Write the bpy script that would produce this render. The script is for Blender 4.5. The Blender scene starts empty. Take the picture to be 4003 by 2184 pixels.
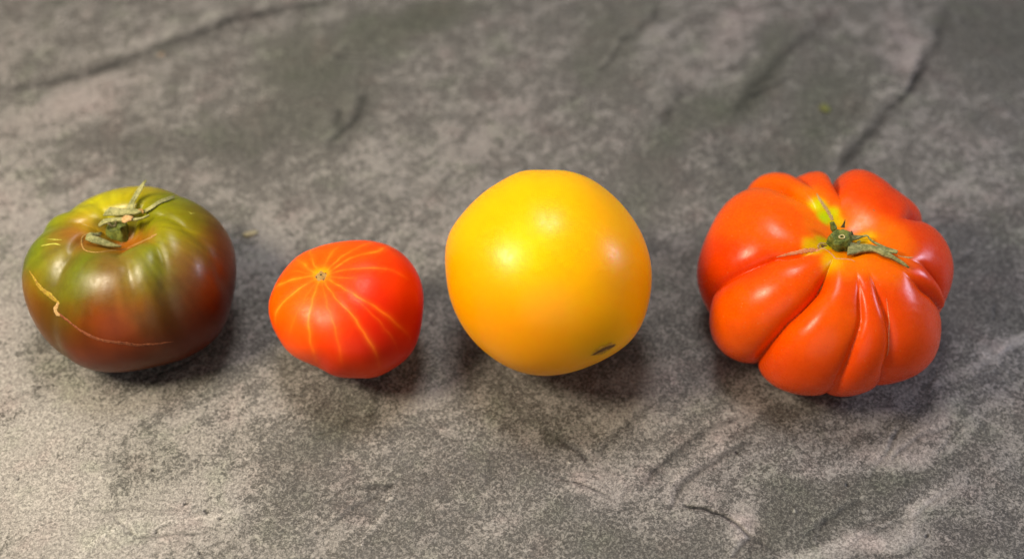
import bpy, bmesh, math
import numpy as np
from mathutils import Vector, Matrix

scene = bpy.context.scene
COL = scene.collection

# ---------------------------------------------------------------- camera, world, lamps, exposure
LENS = 40.0
PITCH = math.radians(50.0)
CAM = np.array([0.0, -0.300, 0.4055])

cd = bpy.data.cameras.new("camera")
cam = bpy.data.objects.new("camera", cd)
COL.objects.link(cam)
cam.location = CAM
cam.rotation_euler = (math.pi / 2 - PITCH, 0, 0)
cd.sensor_width = 36.0
cd.lens = LENS
cd.clip_start = 0.01
cd.clip_end = 50
cd.dof.use_dof = True
cd.dof.focus_distance = 0.452
cd.dof.aperture_fstop = 3.7
cd.dof.aperture_blades = 0
scene.camera = cam

scene.view_settings.view_transform = 'Standard'
scene.view_settings.look = 'None'
scene.view_settings.exposure = 0.0
scene.view_settings.gamma = 1.0
scene.render.engine = 'CYCLES'

world = bpy.data.worlds.new("World")
scene.world = world
world.use_nodes = True
bg = world.node_tree.nodes["Background"]
bg.inputs["Color"].default_value = (1.0, 0.93, 0.86, 1)
bg.inputs["Strength"].default_value = 0.19


def lamp(name, pos, target, power, size, color, shape='DISK', size_y=None):
    ld = bpy.data.lights.new(name, 'AREA')
    ld.energy = power
    ld.shape = shape
    ld.size = size
    if size_y:
        ld.size_y = size_y
    ld.color = color
    o = bpy.data.objects.new(name, ld)
    COL.objects.link(o)
    o.location = pos
    d = Vector(target) - Vector(pos)
    o.rotation_euler = d.to_track_quat('-Z', 'Y').to_euler()
    return o


# a warm lamp over the near left side, a ceiling lamp beyond the row, a cool window low on the right,
# and a broad unseen fill, added low in front to even out the fruit
lamp("warm_lamp", (-0.40, -0.10, 0.46), (-0.14, -0.05, 0.0), 4.8, 0.17, (1.0, 0.85, 0.62))
lamp("ceiling_lamp", (-0.04, 0.30, 1.00), (0.02, 0.0, 0.0), 6.0, 0.32, (1.0, 0.95, 0.90))
lamp("window", (1.00, 0.16, 0.42), (0.0, 0.0, 0.03), 4.6, 0.22, (0.70, 0.76, 1.0), 'RECTANGLE', 0.20)
lamp("front_fill", (-0.10, -1.25, 0.42), (0.0, 0.0, 0.03), 3.8, 1.3, (1.0, 0.92, 0.84))

DATA = {"shapes":{"green":{"flat":0.74,"square":0.86,"zsquare":1.0,"dimple":[[0.3,0.26,2.2],[0.1,0.55,2]],
 "dimple_under":[[0.18,0.35,2]],
 "tilt":[-0.12,-0.06],
 "lobe_pow":0.5,"lobe_wide":0.5,"narrow":0.1,"crease":0.05,"wobble":[[3,2.2,0.01],[4,5,0.004]],
 "x":-0.1602,"y":0.0217,"a":0.0441,"lump":{"frame":[[0.8952,0.4456,-0.0],[-0.3222,0.6473,0.6908],[0.3078,-0.6184,0.723]],
 "girth":[0.8845,0.8655,0.847,0.8324,0.8238,0.821,0.823,0.8281,0.8348,0.8426,0.8525,0.8653,0.8811,0.8998,0.9221,0.9487,0.9798,1.0148,1.0518,1.0869,1.1147,1.1303,1.1335,1.1297,1.126,1.1273,1.1346,1.1451,1.1538,1.1558,1.1484,1.1323,1.1119,1.0935,1.0825,1.0806,1.086,1.0933,1.0956,1.0868,1.0643,1.0314,0.995,0.963,0.9399,0.925,0.9136,0.9009]},"furrows":[{"pts":[[-2.7999,0.2673],[-2.3853,0.4253],[-2.264,0.6887],[-2.1861,0.9961]],
 "depth":0.065,"span":[0.02,0.2,1.3,2.2],
 "under":0.1},{"pts":[[-1.5998,0.0766],[-1.1954,0.4624],[-1.2312,0.794],[-1.2983,1.1475]],
 "depth":0.046,"span":[0.02,0.2,1.3,2.2],
 "under":0.1},{"pts":[[-0.5095,0.4036],[-0.7162,0.6504],[-0.9335,0.9428],[-1.0126,1.3173]],
 "depth":0.058,"span":[0.02,0.2,1.3,2.2],
 "under":0.1},{"pts":[[0.4808,0.2147],[-0.0116,0.6887],[-0.1824,1.0465],[-0.3402,1.4019]],
 "depth":0.052,"span":[0.02,0.2,1.3,2.2],
 "under":0.1},{"pts":[[1.0935,0.2937],[0.9585,0.6271],[1.0578,1.0469]],
 "depth":0.052,"span":[0.02,0.2,1.3,2.2],
 "under":0.1},{"pts":[[2.2794,0.2937],[2.3322,0.5768],[2.6172,0.596]],
 "depth":0.065,"span":[0.02,0.2,1.3,2.2],
 "under":0.1},{"pts":[[2.8891,0.241],[2.9775,0.5146],[2.9229,1.0584]],
 "depth":0.065,"span":[0.02,0.2,1.3,2.2],
 "under":0.1}]},"small":{"flat":0.86,"lobe_pow":0.7,"lobe_wide":0.3,"narrow":0.0,"crease":0.05,"square":0.92,"dimple":[[0.03,0.35,2]],
 "dimple_under":[[0.2,0.3,2]],
 "tilt":[-0.3015,-0.0508],
 "wobble":[[5,2.2,0.012],[6,5,0.004]],
 "x":-0.0682,"y":-0.0041,"a":0.0318,"lump":{"frame":[[0.9745,0.2245,-0.0],[-0.1756,0.762,0.6234],[0.14,-0.6074,0.7819]],
 "girth":[1.0037,1.0345,1.0667,1.0962,1.1215,1.1405,1.1511,1.153,1.1454,1.1299,1.1137,1.1065,1.1111,1.1246,1.1436,1.1614,1.1681,1.1635,1.1593,1.161,1.1606,1.1456,1.1117,1.0654,1.0181,0.9753,0.9332,0.8847,0.8314,0.7854,0.7609,0.7607,0.7728,0.7815,0.7844,0.7915,0.8118,0.842,0.8663,0.8796,0.8942,0.9172,0.9424,0.9591,0.9635,0.962,0.9647,0.9789]},"furrows":[{"pts":[[-2.7664,0.0303],[-2.0706,0.162],[-1.9629,0.32],[-1.9195,0.6153],[-1.9485,0.9783],[-2.1154,1.721]],
 "depth":0.012,"span":[0.15,0.5,1.6,2.4],
 "under":0.1},{"pts":[[-0.5851,0.0303],[-0.9606,0.3783],[-0.9245,0.6132],[-0.977,1.0512],[-1.0733,1.4157]],
 "depth":0.014,"span":[0.15,0.5,1.6,2.4],
 "under":0.1},{"pts":[[0.0963,0.0567],[-0.5197,0.4517],[-0.5232,0.8239],[-0.5303,1.208],[-0.5818,1.5985]],
 "depth":0.012,"span":[0.15,0.5,1.6,2.4],
 "under":0.1},{"pts":[[0.8643,0.083],[0.3191,0.399],[0.2169,0.6887],[0.1139,1.1245]],
 "depth":0.012,"span":[0.15,0.5,1.6,2.4],
 "under":0.1},{"pts":[[1.2657,0.1093],[1.0051,0.4396],[1.0511,0.8426]],
 "depth":0.012,"span":[0.15,0.5,1.6,2.4],
 "under":0.1},{"pts":[[1.9491,0.1093],[1.9978,0.6625],[1.9636,0.8072]],
 "depth":0.012,"span":[0.15,0.5,1.6,2.4],
 "under":0.1},{"pts":[[2.5222,0.1093],[2.9027,0.399],[2.8483,0.8942]],
 "depth":0.012,"span":[0.15,0.5,1.6,2.4],
 "under":0.1},{"pts":[[2.8011,0.083],[-2.8191,0.32],[-2.8198,0.6503],[-2.8187,0.8733]],
 "depth":0.014,"span":[0.15,0.5,1.6,2.4],
 "under":0.1}]},"yellow":{"flat":0.93,"square":0.95,"dimple":[[0.1,0.42,2]],
 "tilt":[1.5596,-1.4578],
 "wobble":[[7,2.0,0.01],[8,4.5,0.003]],
 "x":0.0154,"y":0.0067,"a":0.0447,"lump":{"frame":[[0.9987,-0.05,0.0],[0.0384,0.7669,0.6407],[-0.0321,-0.6399,0.7678]],
 "girth":[0.9821,0.9766,0.9714,0.9667,0.962,0.9575,0.9534,0.9499,0.947,0.9445,0.9423,0.9406,0.9395,0.9393,0.94,0.9416,0.944,0.947,0.9508,0.9556,0.9613,0.9674,0.9739,0.9801,0.9854,0.9899,0.9937,0.9966,0.9983,0.9987,0.9988,1.0009,1.0067,1.0157,1.0254,1.0334,1.0379,1.0388,1.0372,1.0352,1.0345,1.0355,1.0374,1.0388,1.0395,1.0395,1.0393,1.039,1.039,1.04,1.0422,1.045,1.0469,1.0462,1.0417,1.0339,1.0238,1.0125,1.0009,0.9897,0.9797,0.9713,0.9644,0.9593,0.9554,0.9517,0.9481,0.9447,0.9417,0.9395,0.9383,0.9377,0.9373,0.9372,0.9375,0.9383,0.9393,0.9405,0.9424,0.9453,0.9489,0.9528,0.9568,0.9609,0.9649,0.9688,0.9727,0.9765,0.9803,0.984,0.9878,0.9921,0.9975,1.0042,1.0124,1.0216,1.0314,1.0419,1.0529,1.0642,1.0753,1.0857,1.0951,1.1033,1.1101,1.1153,1.1182,1.1181,1.1141,1.1061,1.0947,1.0808,1.0655,1.0501,1.0354,1.0223,1.0112,1.002,0.9945,0.988]}},"ribbed":{"flat":0.68,"square":0.84,"zsquare":0.95,"dimple":[[0.13,0.42,2.0],[0.06,0.2,2]],
 "dimple_under":[[0.2,0.4,2]],
 "tilt":[0.0049,0.0008],
 "lobe_pow":0.38,"lobe_wide":0.75,"narrow":0.12,"crease":0.01,"lobe_vert":1.0,"wobble":[[9,2.5,0.012],[10,7,0.004]],
 "x":0.1356,"y":0.0138,"a":0.0546,"lump":{"frame":[[0.918,-0.3966,0.0],[0.2921,0.676,0.6765],[-0.2683,-0.621,0.7364]],
 "girth":[0.9111,0.9096,0.9187,0.9334,0.9482,0.9596,0.9673,0.9733,0.9801,0.9862,0.9878,0.9836,0.9779,0.9776,0.9862,1.0018,1.0186,1.0301,1.0328,1.0275,1.0159,1.0001,0.9838,0.9729,0.9729,0.9854,1.0069,1.0304,1.0494,1.0599,1.0609,1.0535,1.0399,1.024,1.0101,1.0025,1.0032,1.0107,1.0207,1.0281,1.0304,1.0299,1.0313,1.0372,1.0459,1.0525,1.0526,1.0455,1.0349,1.0258,1.021,1.0204,1.0216,1.0221,1.0205,1.0167,1.0111,1.0039,0.995,0.9849,0.9753,0.9688,0.9669,0.9703,0.9776,0.986,0.9922,0.9926,0.9849,0.9685,0.9463,0.9247]},"furrows":[{"pts":[[-2.4708,0.2147],[-2.7732,0.5607],[-2.8551,0.9639],[-2.9524,1.4543],[-2.941,1.6898]],
 "depth":0.17,"span":[0.1,0.42,1.7,2.6],
 "under":0.35},{"pts":[[-2.0275,0.3255],[-2.0439,0.5599],[-2.2025,1.0752],[-2.3169,1.7884],[-2.3955,2.2753]],
 "depth":0.24,"span":[0.2,0.55,1.7,2.6],
 "under":0.35},{"pts":[[-1.5642,0.399],[-1.5595,0.8161],[-1.6154,1.1235],[-1.6609,1.528],[-1.6669,2.0969]],
 "depth":0.1,"span":[0.3,0.75,1.7,2.6],
 "under":0.35},{"pts":[[-1.3407,0.478],[-1.304,0.794],[-1.3069,1.0326],[-1.3211,1.4345],[-1.237,1.9252]],
 "depth":0.1,"span":[0.3,0.75,1.7,2.6],
 "under":0.35},{"pts":[[-0.8285,0.5307],[-0.6193,0.9496],[-0.4418,1.4493]],
 "depth":0.12,"span":[0.45,0.85,1.7,2.6],
 "under":0.35},{"pts":[[-0.6479,0.399],[-0.4704,0.6318],[-0.4386,0.9388]],
 "depth":0.13,"span":[0.4,0.9,1.7,2.6],
 "under":0.35},{"pts":[[0.2884,0.1357],[0.2226,0.2937],[0.4466,0.7745]],
 "depth":0.22,"span":[0.38,0.8,1.7,2.6],
 "under":0.35},{"pts":[[0.8118,0.1357],[0.8371,0.3851],[0.8527,0.6865]],
 "depth":0.025,"span":[0.5,1.0,1.7,2.6],
 "under":0.35},{"pts":[[1.4546,0.1093],[1.4967,0.3032],[1.4479,0.8099]],
 "depth":0.26,"span":[0.2,0.6,1.7,2.6],
 "under":0.35},{"pts":[[1.8763,0.1093],[1.9282,0.32],[1.8835,0.52],[1.8035,1.0179]],
 "depth":0.15,"span":[0.35,0.75,1.7,2.6],
 "under":0.35},{"pts":[[2.7848,0.083],[2.2252,0.2673],[2.17,0.6182],[2.2143,1.0811]],
 "depth":0.17,"span":[0.15,0.6,1.7,2.6],
 "under":0.35}]}},"tint":{"green":{"pts":[[-0.00029,0.01965,0.05668,0.2936,0.2337,0.0035,0.0052],[-0.00789,0.01672,0.05694,0.3104,0.2794,0.0035,0.0052],[-0.01696,0.0147,0.05452,0.2774,0.2636,0.0035,0.0052],[-0.01188,0.00994,0.0547,0.3828,0.3479,0.0106,0.0052],[-0.02161,0.00745,0.05665,0.232,0.2484,0.0035,0.0052],[-0.03179,0.00642,0.05315,0.1551,0.1926,0.0018,0.0052],[-0.01578,0.00615,0.05631,0.3455,0.33,0.0106,0.0052],[0.01172,0.01452,0.05737,0.1551,0.1678,0.0024,0.0052],[0.02258,0.00722,0.05767,0.1551,0.1516,0.0018,0.0052],[0.02709,-0.00051,0.05685,0.1551,0.145,0.0018,0.0052],[0.01504,0.00092,0.05987,0.1551,0.1562,0.0018,0.0052],[0.02014,-0.008,0.06052,0.2179,0.1926,0.0024,0.0052],[0.02813,-0.01035,0.05687,0.2044,0.1751,0.0024,0.0052],[0.00705,0.00444,0.05596,0.1551,0.1562,0.0035,0.0052],[0.01053,0.00684,0.05968,0.1333,0.145,0.0018,0.0052],[-0.0004,0.01197,0.0573,0.2044,0.1926,0.0024,0.0052],[-0.02333,0.00058,0.05589,0.1801,0.0719,0.0097,0.0052],[-0.01769,0.00261,0.0547,0.304,0.0719,0.0106,0.0052],[-0.01482,0.00109,0.05304,0.3455,0.2058,0.0065,0.0025],[-0.02878,-0.00063,0.0552,0.1406,0.0727,0.0084,0.0052],[-0.038,0.00174,0.04984,0.1279,0.1727,0.0015,0.0052],[-0.03547,-0.00819,0.0533,0.1158,0.1641,0.0024,0.0052],[-0.03631,-0.0134,0.05193,0.1158,0.1449,0.0035,0.0052],[-0.04308,-0.00245,0.04636,0.0838,0.102,0.0065,0.0052],[-0.01947,-0.00708,0.05586,0.215,0.0675,0.0116,0.0052],[-0.02116,-0.01128,0.05607,0.154,0.0727,0.0106,0.0052],[-0.0268,-0.0162,0.05491,0.1987,0.1641,0.0159,0.0052],[-0.02486,-0.02088,0.0529,0.154,0.113,0.0191,0.0052],[-0.03039,-0.01785,0.05329,0.1158,0.1641,0.0035,0.0052],[-0.01929,-0.01958,0.05488,0.0745,0.0338,0.0058,0.0052],[-0.02183,-0.02432,0.05221,0.08,0.0462,0.0084,0.0052],[-0.01673,-0.02069,0.0558,0.0763,0.1449,0.0015,0.0052],[-0.01346,-0.01759,0.05693,0.08,0.1296,0.0018,0.0052],[-0.01316,-0.02665,0.05498,0.1329,0.1557,0.0058,0.0052],[-0.01573,-0.02766,0.05374,0.0658,0.102,0.0022,0.0052],[-0.00435,-0.02739,0.05605,0.1682,0.0915,0.0191,0.0052],[0.00135,-0.02427,0.05715,0.1406,0.0675,0.0159,0.0052],[-0.00438,-0.0201,0.05743,0.1279,0.0563,0.0116,0.0052],[0.00179,-0.02908,0.05528,0.154,0.0856,0.0191,0.0052],[0.00474,-0.02403,0.05678,0.1045,0.0609,0.0116,0.0052],[0.00895,-0.02218,0.05839,0.1682,0.1786,0.0084,0.0052],[0.01248,-0.02699,0.05637,0.1135,0.12,0.0058,0.0052],[0.00674,-0.01947,0.05876,0.154,0.1641,0.0084,0.0052],[0.01457,-0.0194,0.05883,0.0838,0.113,0.0022,0.0052],[0.01799,-0.01577,0.05836,0.154,0.1557,0.0024,0.0052],[0.01915,-0.02177,0.05593,0.0625,0.0781,0.0035,0.0052],[0.01501,-0.02976,0.05413,0.0878,0.0781,0.003,0.0052],[0.02433,-0.02078,0.05564,0.1682,0.0563,0.0191,0.0052],[0.02828,-0.01596,0.05571,0.1801,0.063,0.0191,0.0052],[0.02057,-0.02736,0.05225,0.08,0.0563,0.0191,0.0052],[0.02449,-0.02944,0.04897,0.0676,0.0286,0.0106,0.0052],[0.02728,-0.0246,0.05176,0.0921,0.0405,0.0131,0.0052],[0.03248,-0.00432,0.05274,0.1318,0.0474,0.0049,0.0052],[0.03525,0.00312,0.0483,0.1109,0.0265,0.0035,0.0052],[0.02882,0.00663,0.05376,0.154,0.0915,0.0035,0.0052],[0.03616,-0.01303,0.04567,0.1548,0.0265,0.0015,0.0052],[0.03368,-0.02294,0.04592,0.143,0.0265,0.0012,0.0052],[0.03891,-0.01262,0.03755,0.0752,0.0174,0.0022,0.0052],[0.03945,-0.01647,0.02714,0.0604,0.0104,0.0015,0.0052],[0.04004,-0.00198,0.03872,0.0921,0.0174,0.0024,0.0052],[0.00419,-0.00319,0.05062,0.2695,0.0814,0.0065,0.003],[-0.0026,-0.00232,0.04671,0.2864,0.0916,0.0065,0.003],[0.00975,-0.00724,0.05695,0.2373,0.0916,0.0084,0.003],[-0.00916,-0.00977,0.05316,0.215,0.0915,0.0049,0.003],[-0.01377,0.00028,0.05278,0.0502,0.0385,0.003,0.0016],[-0.01244,0.00428,0.05409,0.0371,0.0338,0.003,0.0015],[-0.01019,0.00477,0.05263,0.0371,0.0306,0.003,0.0013],[-0.00884,-0.00328,0.04865,0.0838,0.0563,0.0035,0.0016],[-0.01324,-0.03433,0.0502,0.1158,0.0462,0.0018,0.0052],[-0.02434,-0.02828,0.04847,0.0838,0.0818,0.0018,0.0052],[-0.03149,-0.02301,0.04993,0.1279,0.1296,0.0015,0.0052],[-0.03688,-0.0202,0.04841,0.183,0.0727,0.0018,0.0052],[-0.03531,-0.02727,0.04353,0.1486,0.0518,0.0018,0.0052],[-0.00076,-0.03463,0.05174,0.154,0.0609,0.0049,0.0052],[0.01086,-0.03407,0.05087,0.1406,0.0609,0.0015,0.0052],[-0.01411,-0.0307,0.05254,0.1279,0.1296,0.0024,0.0052],[-0.00417,-0.04015,0.0461,0.1935,0.0265,0.0008,0.0052],[0.00353,-0.03945,0.04614,0.2075,0.0286,0.0008,0.0052],[-0.01016,-0.03859,0.04705,0.143,0.0342,0.0012,0.0052],[0.0111,-0.03794,0.04618,0.1211,0.0474,0.0012,0.0052],[0.01766,-0.03766,0.04396,0.0658,0.0275,0.0024,0.0052],[0.01793,-0.04051,0.03749,0.0415,0.0129,0.0015,0.0052],[0.02204,-0.03334,0.04519,0.0536,0.0207,0.0049,0.0052],[-0.02941,-0.0339,0.03919,0.1012,0.0379,0.0015,0.0052],[-0.02548,-0.03903,0.0357,0.0658,0.0361,0.0015,0.0052],[-0.03446,-0.03276,0.0356,0.1149,0.0379,0.0018,0.0052],[-0.02201,-0.03742,0.04241,0.0745,0.0423,0.0018,0.0052],[-0.01702,-0.04421,0.03553,0.1012,0.0207,0.0012,0.0052],[-0.0017,-0.04361,0.04075,0.1935,0.0308,0.0008,0.0052],[0.00162,-0.04502,0.03645,0.1548,0.0245,0.0015,0.0052],[0.01181,-0.04238,0.036,0.1109,0.0207,0.0012,0.0052],[0.02601,-0.03572,0.03643,0.0885,0.0116,0.0012,0.0052],[0.03186,-0.02973,0.04072,0.0885,0.0143,0.0012,0.0052],[0.03577,-0.02794,0.03147,0.0632,0.0093,0.0012,0.0052],[-0.01344,-0.04687,0.02892,0.1211,0.0207,0.004,0.0052],[-0.00144,-0.04717,0.02718,0.1211,0.0235,0.0055,0.0052],[0.01185,-0.04311,0.02258,0.0834,0.019,0.003,0.0052],[0.02407,-0.03829,0.02555,0.0721,0.0098,0.0015,0.0052],[0.00515,-0.04546,0.03098,0.1109,0.0174,0.0022,0.0052]],  # darkest tight points paint the shade between the sepals into the skin colour
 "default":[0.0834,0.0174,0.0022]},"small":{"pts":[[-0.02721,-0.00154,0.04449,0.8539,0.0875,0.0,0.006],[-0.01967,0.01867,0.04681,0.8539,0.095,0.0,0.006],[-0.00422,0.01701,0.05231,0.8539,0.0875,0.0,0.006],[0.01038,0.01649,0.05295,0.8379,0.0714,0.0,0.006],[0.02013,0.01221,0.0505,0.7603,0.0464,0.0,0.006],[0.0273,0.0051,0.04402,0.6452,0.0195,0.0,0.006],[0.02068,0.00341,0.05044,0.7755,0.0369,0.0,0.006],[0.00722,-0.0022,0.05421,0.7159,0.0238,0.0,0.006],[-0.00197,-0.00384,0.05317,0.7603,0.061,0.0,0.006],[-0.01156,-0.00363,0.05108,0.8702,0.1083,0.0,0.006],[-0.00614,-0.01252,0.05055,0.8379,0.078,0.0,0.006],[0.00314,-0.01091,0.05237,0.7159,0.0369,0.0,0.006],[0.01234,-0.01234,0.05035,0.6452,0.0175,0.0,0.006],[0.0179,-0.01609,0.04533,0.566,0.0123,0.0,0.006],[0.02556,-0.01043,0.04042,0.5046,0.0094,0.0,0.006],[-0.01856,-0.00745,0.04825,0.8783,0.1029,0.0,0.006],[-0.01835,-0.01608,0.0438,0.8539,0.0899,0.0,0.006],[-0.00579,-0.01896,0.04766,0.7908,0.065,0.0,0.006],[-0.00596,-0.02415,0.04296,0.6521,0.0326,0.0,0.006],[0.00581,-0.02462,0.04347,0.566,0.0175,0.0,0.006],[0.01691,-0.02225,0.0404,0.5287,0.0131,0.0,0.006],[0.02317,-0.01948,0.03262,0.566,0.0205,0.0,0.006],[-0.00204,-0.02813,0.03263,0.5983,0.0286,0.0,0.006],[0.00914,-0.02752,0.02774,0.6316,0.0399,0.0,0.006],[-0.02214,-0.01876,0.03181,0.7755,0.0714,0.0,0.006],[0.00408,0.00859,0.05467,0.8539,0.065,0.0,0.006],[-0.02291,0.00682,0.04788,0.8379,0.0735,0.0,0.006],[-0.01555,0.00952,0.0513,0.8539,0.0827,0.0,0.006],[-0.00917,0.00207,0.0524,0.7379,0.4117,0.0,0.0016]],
 "default":[0.566,0.0175,0.0]},"yellow":{"pts":[[-0.00123,-0.00345,0.08702,0.865,0.4455,0.0,0.012],[-0.00157,-0.02797,0.07764,0.873,0.4689,0.0,0.012],[-0.02834,-0.00261,0.07678,0.8571,0.4118,0.0,0.012],[0.02272,-0.00541,0.07979,0.8571,0.4118,0.0,0.012],[-0.03847,-0.01236,0.05843,0.8104,0.3294,0.0,0.012],[0.03652,-0.01477,0.06102,0.7951,0.3058,0.0,0.012],[-0.0155,-0.03917,0.05565,0.8104,0.3198,0.0,0.012],[0.00966,-0.04087,0.05782,0.8258,0.3693,0.0,0.012],[-0.00243,-0.04206,0.03454,0.7801,0.3058,0.0,0.012],[0.01966,-0.04029,0.04866,0.6793,0.3294,0.0,0.006],[-0.0092,-0.01931,0.08178,0.9053,0.5962,0.0,0.006]],
 "default":[0.7951,0.3104,0.0]},"ribbed":{"pts":[[-0.00745,-0.01742,0.06277,0.666,0.4248,0.0,0.0022],[-0.0094,-0.00512,0.06122,0.5046,0.4248,0.0,0.0016],[-0.00868,0.01514,0.06279,0.5348,0.6095,0.0,0.0017],[-0.00555,0.00901,0.06107,0.3687,0.5695,0.0,0.0016],[-0.00197,0.01167,0.06153,0.5983,0.6512,0.0,0.0015],[-0.00054,0.00743,0.05986,0.6871,0.5695,0.0,0.0015],[-0.01126,0.01984,0.06292,0.7453,0.1472,0.0,0.004],[-0.00808,0.00219,0.06035,0.7379,0.13,0.0,0.0035],[0.00212,-0.0158,0.0628,0.7755,0.2064,0.0,0.004],[0.0074,-0.00433,0.06015,0.8142,0.5695,0.0,0.0018],[0.01021,-0.00343,0.06096,0.8142,0.4248,0.0,0.0016],[0.00472,0.00428,0.05937,0.7908,0.1854,0.0,0.0035],[0.00354,0.00927,0.06082,0.7755,0.1436,0.0,0.005],[-0.00473,-0.0202,0.06356,0.7379,0.1472,0.0,0.0035],[0.01517,-0.00484,0.06254,0.7755,0.1472,0.0,0.005],[0.01991,-0.00831,0.06327,0.7603,0.1234,0.0,0.005],[-0.01512,-0.00815,0.06198,0.5983,0.3616,0.0,0.0016],[0.00792,-0.01817,0.06337,0.7603,0.1171,0.0,0.005],[0.0384,-0.00062,0.05789,0.666,0.0479,0.0,0.007],[0.02677,0.01685,0.0609,0.666,0.0425,0.0,0.007],[0.036,-0.01313,0.05565,0.6181,0.0344,0.0,0.007],[0.03236,-0.03088,0.04879,0.673,0.0556,0.0,0.007],[0.00785,0.01908,0.06376,0.7305,0.0619,0.0,0.007],[-0.04055,0.01385,0.05856,0.7603,0.0883,0.0,0.007],[-0.02844,-0.00056,0.06328,0.7603,0.0883,0.0,0.007],[-0.03562,-0.01116,0.05332,0.666,0.0443,0.0,0.005],[-0.04397,-0.0283,0.04581,0.7603,0.0883,0.0,0.007],[-0.02829,-0.02897,0.05772,0.7453,0.078,0.0,0.007],[-0.01878,-0.0425,0.05235,0.7453,0.078,0.0,0.007],[-0.00924,-0.0416,0.05675,0.7453,0.0883,0.0,0.007],[-0.02325,-0.05006,0.03282,0.7159,0.0641,0.0,0.007],[0.01612,-0.04237,0.05202,0.7159,0.0598,0.0,0.007],[0.00543,-0.05076,0.04591,0.7159,0.0598,0.0,0.007],[-0.04859,-0.00568,0.04695,0.6049,0.0375,0.0,0.007],[-5e-05,-0.05319,0.0373,0.7014,0.0598,0.0,0.007],[-0.02373,0.02817,0.05782,0.7453,0.105,0.0,0.006],[-0.00719,0.03427,0.05817,0.7379,0.078,0.0,0.006],[-0.01359,-0.02457,0.05806,0.7159,0.0732,0.0,0.005],[0.00201,-0.03209,0.06157,0.6871,0.0556,0.0,0.005]],
 "default":[0.6871,0.0556,0.0]}},"rays":[{"p":[[-0.01047,0.00393,0.05234],[-0.01308,0.00921,0.05198],[-0.01636,0.0198,0.04772],[-0.01621,0.02346,0.04502]],
 "w":0.00043,"s":0.8},{"p":[[-0.00904,0.00415,0.05266],[-0.00814,0.00916,0.05307],[-0.00624,0.01408,0.05285],[-0.00378,0.02075,0.05072]],
 "w":0.00054,"s":0.75},{"p":[[-0.00757,0.00388,0.05292],[-0.00405,0.00832,0.05371],[-0.00029,0.01276,0.05359],[0.00406,0.01732,0.05267],[0.0079,0.02125,0.05083],[0.01099,0.02662,0.04582]],
 "w":0.00049,"s":0.8},{"p":[[-0.00676,0.0035,0.05304],[-0.00295,0.00598,0.05391],[0.00163,0.00973,0.05439],[0.00605,0.01192,0.05437],[0.01281,0.01562,0.05278],[0.01775,0.02445,0.04477],[0.02158,0.02289,0.04264]],
 "w":0.00049,"s":0.95},{"p":[[-0.00658,0.00261,0.05299],[-0.00181,0.00355,0.05395],[0.00429,0.00415,0.05453],[0.00897,0.00474,0.05442],[0.01517,0.00529,0.05313],[0.02191,0.00587,0.0497],[0.02637,0.00572,0.04539]],
 "w":0.00043,"s":0.7},{"p":[[-0.01234,0.00263,0.05178],[-0.01717,0.00329,0.05047],[-0.02247,0.00362,0.04797],[-0.02866,0.00501,0.04296],[-0.03181,0.00747,0.03773]],
 "w":0.00054,"s":1.0},{"p":[[-0.01163,0.00104,0.05174],[-0.01575,-0.00085,0.05041],[-0.02004,-0.00348,0.04839],[-0.02418,-0.00536,0.04544],[-0.02736,-0.00667,0.04179],[-0.02902,-0.00814,0.0375],[-0.0292,-0.00978,0.03318]],
 "w":0.00054,"s":1.0},{"p":[[-0.00969,-0.00035,0.05197],[-0.01145,-0.00527,0.05085],[-0.0126,-0.0109,0.04921],[-0.01335,-0.01451,0.04736],[-0.01298,-0.01857,0.04485],[-0.01236,-0.02203,0.04165],[-0.01176,-0.02417,0.03677],[-0.01116,-0.02256,0.02485]],
 "w":0.0006,"s":1.0},{"p":[[-0.00768,-0.00065,0.05237],[-0.00427,-0.00617,0.05238],[-0.00051,-0.01116,0.05178],[0.0044,-0.01586,0.05018],[0.00809,-0.02019,0.04698],[0.01079,-0.02319,0.04329],[0.01288,-0.02499,0.03941],[0.01432,-0.02605,0.03378],[0.01418,-0.02565,0.02681]],
 "w":0.00049,"s":0.8},{"p":[[-0.00638,0.00019,0.05276],[-0.00113,-0.00389,0.05332],[0.00501,-0.00798,0.05296],[0.00951,-0.01037,0.05183],[0.0142,-0.01233,0.04961],[0.01915,-0.01394,0.04566],[0.02343,-0.0148,0.03989],[0.02661,-0.01438,0.03146]],
 "w":0.00054,"s":0.85},{"p":[[-0.01233,0.00364,0.0519],[-0.01634,0.00871,0.0511],[-0.02175,0.01594,0.04688]],
 "w":0.0006,"s":0.9},{"p":[[-0.012,0.00299,0.0519],[-0.01774,0.00621,0.05051],[-0.02324,0.00903,0.04755]],
 "w":0.00033,"s":0.35},{"p":[[-0.00856,-0.00061,0.05218],[-0.00718,-0.00612,0.05174],[-0.00536,-0.01349,0.0504]],
 "w":0.00038,"s":0.4},{"p":[[-0.01037,0.00021,0.0519],[-0.01389,-0.0048,0.05031],[-0.01647,-0.01141,0.04775]],
 "w":0.00033,"s":0.35},{"p":[[-0.0061,0.00113,0.05292],[0.00052,-0.00017,0.05402],[0.00731,-0.00082,0.05438]],
 "w":0.00038,"s":0.35},{"p":[[-0.00657,-0.00728,0.05169],[-0.00413,-0.01535,0.04992],[-0.002,-0.0206,0.04732],[-0.00064,-0.02508,0.04331],[-1e-05,-0.028,0.03799],[-0.00032,-0.0283,0.03124]],
 "w":0.0006,"s":0.45},{"p":[[0.00099,-0.00628,0.05326],[0.01072,-0.01363,0.05044],[0.01787,-0.01872,0.04344],[0.02199,-0.02068,0.03356]],
 "w":0.00043,"s":0.3},{"p":[[-0.01384,-0.00725,0.04987],[-0.01945,-0.01389,0.04475],[-0.02246,-0.01734,0.03701]],
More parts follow.
